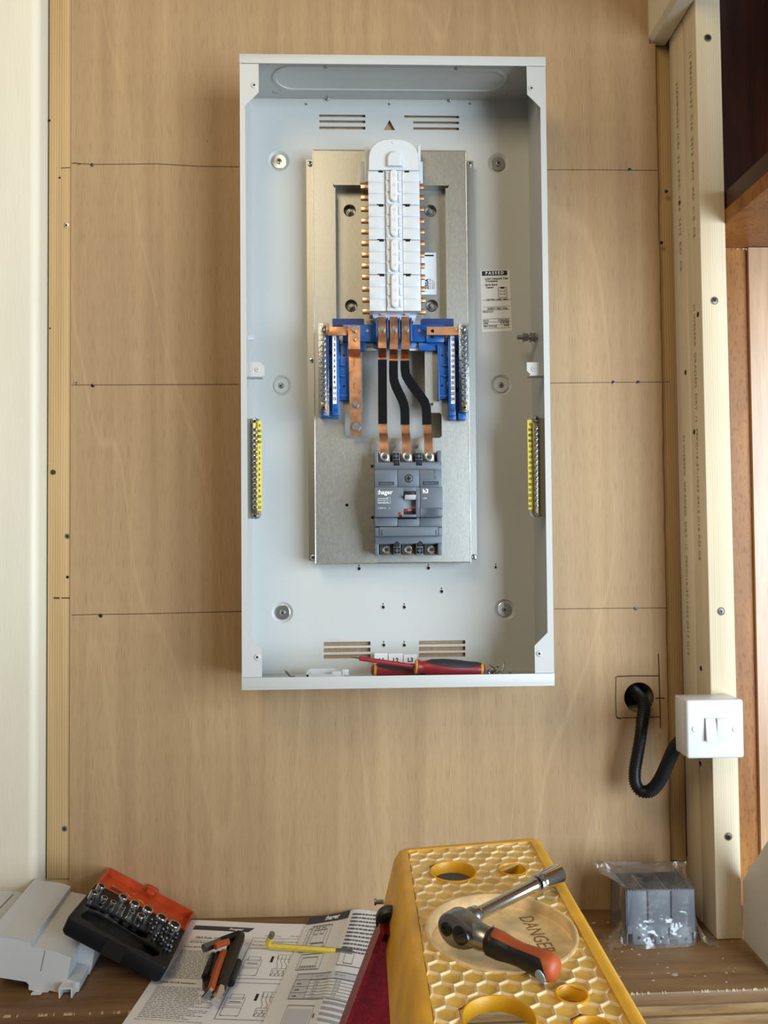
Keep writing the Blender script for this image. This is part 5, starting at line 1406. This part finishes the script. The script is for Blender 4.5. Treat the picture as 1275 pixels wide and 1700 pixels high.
RB = [(367, 212, .0058), (560, 308, .0066), (662, 366, .0072), (778, 416, .0079), (900, 487, .0080), (1013, 550, .0088)]
for i, (x, y, r) in enumerate(RB):
    socket(x, y, r*1.12, .010, .020, ('smallest', 'second smallest', 'third smallest', 'third largest', 'second largest', 'largest')[i]+' chrome socket in the rear row of the black case')
RFt = [(303, 270, .0052, 1), (394, 316, .0046, 1.1), (472, 355, .0042, 1.35), (557, 397, .0038, 1.55), (636, 440, .0036, 1.65), (718, 475, .0060, 1)]
for i, (x, y, r, tp_) in enumerate(RFt):
    socket(x, y, r*1.12, .0125, .022, ('leftmost', 'second from left', 'third from left', 'fourth from left', 'fifth from left', 'rightmost')[i]+' chrome socket in the front row of the black case', tp_)
BITS = sorted([(805, 515), (845, 543), (812, 590), (905, 600), (942, 590), (860, 635), (890, 668), (985, 610), (1030, 640), (935, 680), (905, 695), (985, 705), (945, 740), (975, 755), (840, 655)])
order = ['first', 'second', 'third', 'fourth', 'fifth', 'sixth', 'seventh', 'eighth', 'ninth', 'tenth', 'eleventh', 'twelfth', 'thirteenth', 'fourteenth', 'last']
for i, (x, y) in enumerate(BITS):
    p_ = loc2(x, y, .008)
    t_ = thing('screwdriver_bit', order[i]+' from the left of the dark steel screwdriver bits standing in the black case', 'bit', MC @ Vector((p_.x, p_.y, -.004)), 'bits in the socket case')
    b = MB(); b.lathe((p_.x, p_.y, -.005), EZ, [(.0033, 0), (.0033, .0085), (.0024, .0095), (.0020, .012), (.0022, .0135), (.0008, .0155)], 6); b.build('hex_shank', M_DKSTEEL, t_, M=MC, smooth=0)

# ================================================================== GREY COVERS at the left
zz7 = lambda x, y: (x/7.39, 1440+y/7.39)
YE = -.193
E_ = lambda x, y, Y=YE: at(*zz7(x, y), Y)
gc = thing('terminal_cover', 'pale grey plastic terminal cover with stepped top lying at the worktop edge', 'plastic cover', Vector((-.27, -.12, SH)))
base_z = SH+.001


def clampz(v): return Vector((v.x, v.y, max(v.z, base_z)))


profile = [E_(-120, 800), E_(0, 838), E_(95, 845), E_(190, 856), E_(290, 880), E_(385, 914), E_(384, 975), E_(465, 992), E_(550, 1008), E_(680, 1036), E_(775, 1072), E_(872, 1110), E_(825, 1372), E_(985, 1410), E_(975, 1470), E_(965, 1560), E_(905, 1560), E_(700, 1535), E_(605, 1512), E_(590, 1550), E_(520, 1545), E_(350, 1502), E_(352, 1440), E_(320, 1405), E_(0, 1352), E_(-120, 1330)]
profile = [clampz(v) for v in profile]
dirb = Vector((-.046, 1, 0)); 
mb = MB(); i0 = 12
main = profile[:13]+profile[17:]
main = [Vector((v.x, YE, v.z)) for v in main]
mb.prism(main, dirb*.160)
mb.prism([Vector((v.x, YE-.0008, v.z)) for v in profile[12:18]], dirb*.0030)
body = mb.build('cover_body', M_GCOVER, gc, smooth=0)
# raised strip edges
mb = MB(); rs = [Vector((v.x, YE-.0012, v.z+.0008)) for v in profile[:6]]; dn = EZ*-.0016
mb.prism(rs+[v+dn for v in rs[::-1]], dirb*.162+EY*.0006); mb.build('raised_strip', mat('satin_grey_cover', '#bfc2c6', .35), gc, smooth=0)
# right-hand step with tray
mb = MB(); YT = -.152
qa, qb, qc, qd = E_(870, 1112, YE), E_(1000, 905, YT), E_(1170, 950, YT), E_(1130, 1180, YT)
fl_ = [E_(825, 1372), E_(985, 1410), E_(975, 1470), E_(965, 1560)]
fl_ = [clampz(v) for v in fl_]
zf0, zf1 = fl_[0].z, fl_[1].z
mb.prism([Vector((fl_[0].x, YE, zf0)), Vector((fl_[1].x, YE, zf1)), Vector((fl_[1].x-.002, YE, base_z)), Vector((fl_[0].x, YE, base_z))], dirb*(YT-YE)/1)
xr2 = qc.x; 
mb.prism([Vector((main[11].x-.004, YT, profile[11].z)), Vector((qb.x, YT, qb.z)), Vector((xr2, YT, qc.z)), Vector((E_(1130, 1180, YT).x, YT, zf1)), Vector((fl_[1].x-.002, YT, base_z)), Vector((fl_[0].x-.003, YT, base_z))], dirb*.118)
mb.build('side_tray', M_GCOVER, gc, smooth=0)
mb = MB(); k0 = E_(735, 1470, YE); k1 = E_(905, 1500, YE)
x0_, x1_ = E_(690, 1540, YE-.014).x, E_(850, 1560, YE-.014).x
zt3 = E_(750, 1440, YE).z; 
mb.box(x0_+.003, x1_+.004, YE-.014, YE+.001, SH+.0125, SH+.0145); mb.box(x0_+.0031, x0_+.005, YE-.0139, YE+.001, SH+.001, SH+.0126); mb.box(x1_+.002, x1_+.0039, YE-.0139, YE+.001, SH+.001, SH+.0126)
mb.build('clip', M_PURE, gc, smooth=0)
mb = MB(); mb.box(E_(400, 1520).x, E_(525, 1550).x, YE-.006, YE+.001, SH+.0015, SH+.003); mb.build('tab', M_PURE, gc, smooth=0)
pr = Print(lambda u, v: Vector((u, YE-.0004, v))); a, b = E_(555, 1015), E_(500, 1270); pr.line([(a.x, a.z), (b.x, b.z)], .0008); pr.build('split_line', M_GREYINK, body)
# second cover beyond the left edge
g2 = thing('lid_cover', 'pale grey plastic lid with an inset panel at the left edge of the worktop', 'plastic cover', Vector((-.42, -.09, SH)))
hz = SH+.066
pA = atz(*zz7(395, 205), hz); 
xe_ = -.3345
mb = MB(); prf = [Vector((-.62, -.16, SH+.001)), Vector((-.62, -.16, hz+.004)), Vector((xe_-.05, -.16, hz+.004)), Vector((xe_-.02, -.16, hz+.002)), Vector((xe_-.006, -.16, hz-.004)), Vector((xe_, -.16, hz-.014)), Vector((xe_, -.16, SH+.001))]
mb.prism(prf, (0, .118, 0)); lid2 = mb.build('lid_body', M_GCOVER, g2, smooth=40)
mb = MB(); mb.box(-.60, xe_-.024, -.15, -.052, hz+.003, hz+.0052, .0008); mb.build('inset_panel', mat('satin_lid_panel', '#c2c5c8', .35), g2)

# ================================================================== PAPERS
def wave(x, y, k=1): return .0006*math.sin(x*31+k)+.0005*math.sin(y*23+2*k)


tl = Vector((-.0985, -.0085, SH)); left_dir = Vector((-.0297, -.254, 0)).normalized(); ex_ = Vector((-left_dir.y, left_dir.x, 0)); ey_ = -left_dir
PW, PH = .21, .297
bl_ = tl+left_dir*PH


def paper1(u, v, off=0.0):
    p_ = bl_+ex_*u+ey_*v; return Vector((p_.x, p_.y, SH+.0016+wave(u, v)+off))


def sheet(f, nu, nv, us, vs, th):
    b = MB(); G = [[[b.bm.verts.new(f(us[0]+(us[1]-us[0])*i/nu, vs[0]+(vs[1]-vs[0])*j/nv, o)) for j in range(nv+1)] for i in range(nu+1)] for o in (0, -th)]
    for k, s_ in ((0, 1), (1, -1)):
        for i in range(nu):
            for j in range(nv):
                q_ = (G[k][i][j], G[k][i+1][j], G[k][i+1][j+1], G[k][i][j+1]); b.bm.faces.new(q_ if s_ > 0 else q_[::-1])
    for i in range(nu):
        for j in (0, nv): b.bm.faces.new((G[0][i][j], G[0][i+1][j], G[1][i+1][j], G[1][i][j]))
    for j in range(nv):
        for i in (0, nu): b.bm.faces.new((G[0][i][j], G[0][i][j+1], G[1][i][j+1], G[1][i][j]))
    return b


s1_ = thing('instruction_sheet', 'large white printed instruction sheet flat under the hex keys', 'paper', (tl+bl_)/2+ex_*PW/2)
sheet(paper1, 24, 30, (0, PW), (0, PH), .0002).build('paper', M_PAPER, s1_, smooth=60)
P1 = lambda off: (lambda u, v: paper1(u, v, off))
p = Print(P1(.0003)); ytop = PH
p.mb.poly([paper1(.012, PH-.030, .0003), paper1(.100, PH-.030, .0003), paper1(.107, PH-.017, .0003), paper1(.012, PH-.017, .0003)]); p.build('header_band', mat('charcoal_ink', '#3a3c44', .7), s1_)
p = Print(P1(.0005)); p.text(':hager', .068, PH-.0265, .0095, bold=.0002); p.build('header_lettering', M_WINK, s1_)
p = Print(P1(.0003))
p.text('3&4 Pole 125/250A', .024, PH-.0545, .0072, bold=.0003); p.text('Installation Instructions for Invicta', .020, PH-.0615, .0042); p.text('MCCB Boards & Kits', .020, PH-.0670, .0050, bold=.0002)
p.text('3 Pole MCCB Installation', .016, PH-.0800, .0050, bold=.0002)
p.text('4 Pole MCCB Installation', .013, PH-.1690, .0050, bold=.0003)
p.rows(.015, .100, PH-.158, PH-.087, 20, .0020, 4, .35); p.rows(.013, .100, PH-.246, PH-.176, 19, .0020, 5, .35)
p.text('Finally fit the bottom plate to the front panel using the fixings', .010, PH-.2500, .0036); p.text('The device may only be connected and installed by an electrically skilled person. National standards and safety regulations', .010, PH-.2680, .0038); p.text('must be observed.', .010, PH-.2735, .0038)
p.text('MCCB 3 Pole', .128, PH-.0400, .0045); p.text('MCCB 4 Pole', .168, PH-.0400, .0045)
p.build('print', mat('pale_print', '#7d8087', .8), s1_)
p = Print(P1(.0003))
def device(u, v, s_):
    r_ = lambda a, b, c, d: p.line([(u+a*s_, v+b*s_), (u+c*s_, v+b*s_), (u+c*s_, v+d*s_), (u+a*s_, v+d*s_)], .0005, True)
    r_(0, .9, 1.1, 1.75); r_(.15, 1.6, .95, 2.1); r_(0, 0, 1.1, .75); p.line([(u+.2*s_, v+1.35*s_), (u+.9*s_, v+1.35*s_)], .0013); p.line([(u+.1*s_, v+1.2*s_), (u+1*s_, v+1.2*s_)], .0006)
    for q_ in (.1, 1.0): p.quad(u+q_*s_-.0008, v-.0012, u+q_*s_+.0008, v+.0004)
    U = u+1.7*s_
    for k in range(4): p.line([(U+(.4+.25*k)*s_, v+2.3*s_), (U+(.4+.25*k)*s_, v+1.6*s_), (U+(.55+.3*k)*s_, v+1.2*s_), (U+(.55+.3*k)*s_, v+.8*s_)], .0005)
    p.quad(U-.05*s_, v+1.5*s_, U+.12*s_, v+2.2*s_); p.quad(U+1.7*s_, v+1.4*s_, U+1.87*s_, v+2.1*s_)
    for a, b, c, d in ((.3, 0, 1.5, .8), (.4, .3, .7, .6), (.75, .3, 1.05, .6), (1.1, .3, 1.4, .6), (.35, 1.9, 1.4, 2.4)): p.line([(U+a*s_, v+b*s_), (U+c*s_, v+b*s_), (U+c*s_, v+d*s_), (U+a*s_, v+d*s_)], .0005, True)
    for k in range(5): p.line([(U+(.3+.25*k)*s_, v+.05*s_), (U+(.4+.25*k)*s_, v+.25*s_)], .0009)
for v0, v1 in ((PH-.150, PH-.075), (PH-.240, PH-.160)):
    p.line([(.112, v0), (.205, v0), (.205, v1), (.112, v1)], .0007, True)
    device(.116, v0+.008, .022)
p.line([(.112, PH-.073), (.205, PH-.073), (.205, PH-.046), (.112, PH-.046)], .0005, True); p.rows(.116, .200, PH-.07, PH-.05, 2, .0016, 9, .3)
p.build('line_drawing', M_INK, s1_)

# folded leaflet: left leaf and a narrow right leaf meeting in a raised fold
LT, LB = (513, 1524), (437, 1697)
RT_, RB_ = (583, 1509.5), (520, 1699)
def leafpt(s_, t_, off=0.0):
    """s 0..1 left edge to fold, 1..1.7 right leaf; t 0 top .. 1.25 bottom"""
    l_ = atz(LT[0]+(LB[0]-LT[0])*t_, LT[1]+(LB[1]-LT[1])*t_, SH+.0028)
    zf = SH+.0105-.003*t_
    r_ = atz(RT_[0]+(RB_[0]-RT_[0])*t_, RT_[1]+(RB_[1]-RT_[1])*t_, zf)
    if s_ <= 1:
        q_ = l_.lerp(r_, s_); q_.z = SH+.0028+(zf-SH-.0028)*(s_**2.2)+.0012*math.sin(s_*5)*s_
    else:
        w_ = (s_-1); d = (r_-l_); d.z = 0; d = d.normalized()*.085; q_ = r_+d*w_; q_.z = zf-.007*w_**.8*1.2+.0008*math.sin(w_*9)
    q_.z += .0007*math.sin(t_*9)+off; q_.y = min(q_.y, -.0008)
    return q_


lf = thing('folded_leaflet', 'creased folded instruction leaflet with black header beside the ladder', 'paper', leafpt(.6, .5))
sheet(leafpt, 30, 24, (0, 1.75), (0, 1.2), .0002).build('paper', M_PAPER2, lf, smooth=60)
P2 = lambda off: (lambda u, v: leafpt(u, v, off))
p = Print(P2(.0004))
for i in range(12): p.mb.poly([leafpt(i/12*.985+.005, .002, .0004), leafpt((i+1)/12*.985+.005, .002, .0004), leafpt((i+1)/12*.985+.005, .070, .0004), leafpt(i/12*.985+.005, .070, .0004)])
p.build('header_band', MATS['charcoal_ink'], lf)
# text needs v growing upward on the page
P2t = lambda off: (lambda u, v: leafpt(u, 1-v, off))
p = Print(P2t(.0007)); p.text(':hager', .42, .950, .060, sx=2.3, bold=.004); p.build('header_lettering', M_WINK, lf)
p = Print(P2t(.0005), 10)
for (a, b, c, d) in ((.20, .70, .66, .90), (.14, .72, .22, .88), (.28, .74, .58, .86), (.30, .82, .38, .88), (.44, .82, .52, .88), (.34, .70, .60, .735), (.20, .50, .70, .64), (.26, .53, .60, .61), (1.05, .52, 1.5, .66), (1.15, .54, 1.3, .64)): p.line([(a, b), (c, b), (c, d), (a, d)], .006, True)
p.text('x160', .10, .655, .03, sx=2); p.text('F 160', .75, .655, .03, sx=2)
for k in range(6): p.line([(.22+k*.07, .91), (.25+k*.07, .88)], .008)
for k in range(7): p.line([(.24+k*.06, .505), (.27+k*.06, .53)], .008)
for a, b, c, d in ((.30, .22, 1.62, .46), ): p.line([(a, b), (c, b), (c, d), (a, d)], .007, True)
for k in range(7): p.line([(.62, .40-k*.028), (1.62, .40-k*.028)], .0035)
for k in range(1, 3): p.line([(.30, .40-k*.06), (.62, .40-k*.06)], .004)
p.line([(.62, .22), (.62, .46)], .005); p.line([(.30, .405), (1.62, .405)], .004)
for k, t_ in enumerate(('HHA', 'HNB', 'HEM')): p.text(t_, .36, .36-k*.06, .022, sx=2, bold=.003)
for k, t_ in enumerate(('85 kA', '65 kA', '50 kA', '35 kA', '8 kA', '6 kA / 1 s')):
    p.text(t_, .72, .378-k*.028, .020, sx=2); p.text(t_, 1.12, .378-k*.028, .020, sx=2)
p.text('230 / 240 V', .70, .43, .018, sx=2); p.text('400 / 415 V', 1.08, .43, .018, sx=2)
p.rows(1.10, 1.68, .62, .97, 11, .020, 12, .25); p.rows(1.06, 1.16, .62, .97, 11, .026, 13, 0)
for k in range(5): p.rows(1.04, 1.6, .20-k*.05, .16-k*.05+.012, 3, .007, 20+k, .3)
p.line([(.36, -.18), (.36, .16), (.90, .16), (.90, -.18)], .006); p.quad(.93, .05, .96, .09)
p.build('print', M_GREYINK, lf)
p = Print(P2t(.0003), 10); p.quad(.30, .405, .62, .46); p.quad(.30, .22, .62, .405); p.quad(.62, .405, .98, .46)
for a, b, c, d in ((.40, -.16, .86, .13), ): p.quad(a, b, c, d)
p.quad(1.02, .405, 1.62, .46); p.build('grey_cell', M_PALEINK, lf)

# ================================================================== HEX KEYS
h4 = lambda x, y, z: atz(300+x/3.984, 1530+y/3.984, z)
HZ = SH+.0035
kh = thing('hex_key_holder', 'black plastic hex key holder lying on the instruction sheet', 'key holder', h4(270, 280, SH+.002))
mb = MB(); zlo, zhi = SH+.0035, SH+.020
poly = [h4(205, 215, zhi), h4(300, 165, zhi), h4(330, 170, zhi), h4(315, 300, zhi), h4(285, 405, zhi), h4(160, 390, zhi), h4(143, 355, zhi)]
mb.prism([Vector((v.x, v.y, zlo)) for v in poly], (0, 0, zhi-zlo-.005)); kb = mb.build('holder_body', M_BLACK, kh, smooth=0)
mb = MB()
for (x0, y0, x1, y1, r, zq) in ((215, 225, 160, 365, .0048, .0165), (250, 215, 205, 380, .0046, .0175), (335, 150, 270, 400, .0056, .0180), (380, 270, 330, 405, .0058, .0095)):
    mb.tube([h4(x0, y0, SH+zq), h4((x0+x1)/2, (y0+y1)/2, SH+zq), h4(x1, y1, SH+zq)], r, 12)
mb.build('holder_tube', M_BLACK, kh)


def hexkey(label, pts, r, segs, gname='hex keys in the black holder'):
    """segs: list of (start index, end index, material, name, radius factor)"""
    t_ = thing('hex_key', label, 'hex key', pts[len(pts)//2]-EZ*r, gname)
    for i0, i1, m_, nm, k_ in segs:
        MB().tube(pts[i0:i1+1], r*k_, 6).build(nm, m_, t_, smooth=0)
    return t_


def bent(tip, elbow, far, rad, n=6):
    tip, elbow, far = Vector(tip), Vector(elbow), Vector(far); a = (tip-elbow).normalized(); b = (far-elbow).normalized(); p0, p1 = elbow+a*rad, elbow+b*rad
    arc = [p0*(1-t)**2+elbow*2*t*(1-t)+p1*t*t for t in [i/n for i in range(n+1)]]
    return [tip, tip.lerp(p0, .55)]+arc+[p1.lerp(far, .8), p1.lerp(far, .82), far]


k1 = bent(h4(150, 178, SH+.024), h4(405, 80, SH+.024), h4(232, 528, SH+.0155), .013)
nn_ = len(k1)
hexkey('largest hex key, black sleeved, bent across the top of the holder', k1, .0064, [(0, 1, M_SATIN, 'grey_end', 1), (1, 9, M_BLACK, 'black_sleeve', 1.12), (9, nn_-1, M_CHROME, 'ball_end', .95)])
k2 = [h4(285, 205, SH+.0215), h4(250, 300, SH+.022), h4(200, 455, SH+.020), h4(190, 470, SH+.020), h4(150, 520, SH+.017)]
hexkey('orange sleeved hex key along the middle of the holder', k2, .0050, [(0, 2, M_ORGRIP, 'orange_sleeve', 1.1), (2, 4, M_CHROME, 'ball_end', .95)])
k3 = [h4(205, 375, SH+.012), h4(180, 440, SH+.011), h4(160, 490, SH+.010)]
hexkey('thin steel hex key at the left edge of the holder', k3, .0022, [(0, 2, M_SATIN, 'shank', 1)])
k4 = [h4(240, 380, SH+.010), h4(210, 470, SH+.009), h4(195, 512, SH+.008)]
hexkey('thin steel hex key between the orange key and the largest key', k4, .0024, [(0, 2, M_SATIN, 'shank', 1)])
k5 = [h4(228, 165, SH+.0290), h4(265, 148, SH+.0292), h4(318, 132, SH+.0292)]
hexkey('short orange sleeved hex key end lying over the grey end of the largest key', k5, .0050, [(0, 2, M_ORGRIP, 'orange_sleeve', 1)])
zk = SH+.0085
ky = bent(h4(608, 75, zk+.020), h4(568, 160, zk), h4(1135, 202, zk), .008)
n_ = len(ky)
hexkey('yellow coated hex key with grey ball end lying across both papers', ky, .0044, [(0, 1, M_SATIN, 'grey_end', .97), (1, 9, M_KEYY, 'yellow_coat', 1), (9, n_-1, M_SATIN, 'ball_end', .95)], None)
mb = MB(); 

# ================================================================== BAGGED BREAKER COVER at the right
zbg = lambda x, y: (960+x/5.795, 1420+y/5.795)
YF = -.112
bc = thing('breaker_terminal_cover', 'grey plastic breaker terminal cover inside the clear bag', 'plastic cover', at(*zbg(800, 870), YF))
B_ = lambda x, y, Y=YF: at(*zbg(x, y), Y)
S0 = SH+.0012
xL, xR = B_(465, 600).x, B_(1125, 600).x; zT = B_(780, 335).z; zM = S0+.016
DB = .070
xs2 = [xL, B_(668, 500).x, B_(893, 500).x, xR]
mb = MB()
for a, b in zip(xs2, xs2[1:]): mb.box(a+.0013, b-.0013, YF, YF+.003, zM+.012, zT, .0006)
mb.box(xL+.001, xR-.001, YF, YF+.003, zM, zM+.0125)
mb.box(xL, xL+.002, YF+.001, YF+DB, S0, zT); mb.box(xR-.002, xR, YF+.001, YF+DB, S0, zT); mb.box(xL, xR, YF+DB-.002, YF+DB, S0, zT-.004)
for x in xs2[1:3]: mb.box(x-.001, x+.001, YF+.004, YF+DB, S0, zT-.006)
body = mb.build('cover_shell', M_BREAK, bc)
mb = MB()
for x in (590, 810, 1025):
    c = B_(x, 800); mb.box(c.x-.0105, c.x+.0105, YF-.0008, YF+.002, S0, zM+.009, .0012)
mb.build('terminal_flap', M_BREAK, bc)
mb = MB()
for x in (585, 805, 1028): mb.lathe(B_(x, 795, YF-.001), (0, -1, 0), [(.0026, 0), (.0022, .0003)], 12)
for a, b in ((640, 750), (865, 965)): 
    c0, c1 = B_(a, 830), B_(b, 830); mb.box(c0.x, c1.x, YF+.0005, YF+.003, S0, S0+.009)
mb.build('flap_hole', M_HOLE, bc, smooth=0)
mb = MB(); c = B_(915, 745); mb.box(c.x-.0075, c.x+.0075, YF-.003, YF+.002, c.z-.008, c.z+.008, .001); mb.box(c.x-.004, c.x+.004, YF-.003, YF+.002, c.z+.008, c.z+.012); mb.build('latch_clip', M_BRKDK, bc)
mb = MB()
for i in range(24):
    x = xL+.003+(xR-xL-.006)*i/23; mb.box(x-.0011, x+.0011, YF-.0006, YF+.003, zT-.001, zT+.0012)
mb.build('serrated_edge', M_BREAK, bc, smooth=0)
mb = MB(); mb.box(xL+.002, xR-.002, YF+.004, YF+DB-.002, zT-.028, zT-.027); mb.box(xL+.002, xR-.002, YF+.0034, YF+.004, zM+.012, zT-.004); mb.box(xL+.002, xR-.002, YF+DB-.0026, YF+DB-.002, zM+.012, zT-.004); mb.build('cavity_shade', M_BLACK, bc, smooth=0)  # added black sheets: shade of the cavity and panel gaps as colour
# the bag: loose crumpled skin
rnd = random.Random(4)
mb = MB(); n = 44; R = []
levels = [(0, .004, 1.10, 1.22), (.012, .006, 1.10, 1.2), (.03, .006, 1.06, 1.10), (.055, .005, 1.05, 1.06), (zT-SH+.002, .004, 1.05, 1.05), (zT-SH+.007, .006, 1.10, .86), (zT-SH+.013, .007, 1.24, .46), (zT-SH+.018, .006, 1.36, .14), (zT-SH+.021, .005, 1.38, .05)]
cxb, cyb = (xL+xR)/2, YF+DB/2; hx, hy = (xR-xL)/2, DB/2
ph_ = [rnd.uniform(0, 6.28) for _ in range(6)]
for li, (hgt, am, kx_, ky_) in enumerate(levels):
    ring_ = []
    for k in range(n):
        t = 2*PI*k/n; e = .42
        x = math.copysign(abs(math.cos(t))**e, math.cos(t)); y = math.copysign(abs(math.sin(t))**e, math.sin(t))
        wob = am*(.45*math.sin(t*3+ph_[0]+li*.7)+.35*math.sin(t*7+ph_[1]-li*1.3)+.3*math.sin(t*11+ph_[2]+li*2.1))
        sh_ = -.012 if li >= 6 else -.008*(li == 5)
        ring_.append(Vector((cxb+sh_+x*(hx*kx_+abs(wob)*.6), cyb+(.012 if li > 5 else 0)+y*(hy*ky_+(wob*.5+.0025 if li < 5 else wob*.3)), SH+.0008+hgt+(wob*.8 if li >= 5 else 0))))
    R.append(ring_)
mb.rings(R, cap=False)
for sx_, x_in in ((-1, xL-.004), (1, xR+.004)):
    G = []
    for i in range(7):
        t = i/6; G.append([Vector((x_in+sx_*(.026*t), YF-.012+.045*j/5+.004*math.sin(i*1.9+j), SH+.0012+(.030*(1-t)**1.6)*math.sin(PI*(j+.6)/6.2)+.0035*t*abs(math.sin(j*1.4)))) for j in range(6)])
    V = [[mb.bm.verts.new(p_) for p_ in r_] for r_ in G]
    for r0_, r1_ in zip(V, V[1:]):
        for j in range(5): mb.bm.faces.new((r0_[j], r0_[j+1], r1_[j+1], r1_[j]))
bag = mb.build('plastic_bag', M_BAG, smooth=25); tag(bag, 'clear crumpled plastic bag around the grey breaker cover', 'bag')
# spread corners of the bag on the worktop
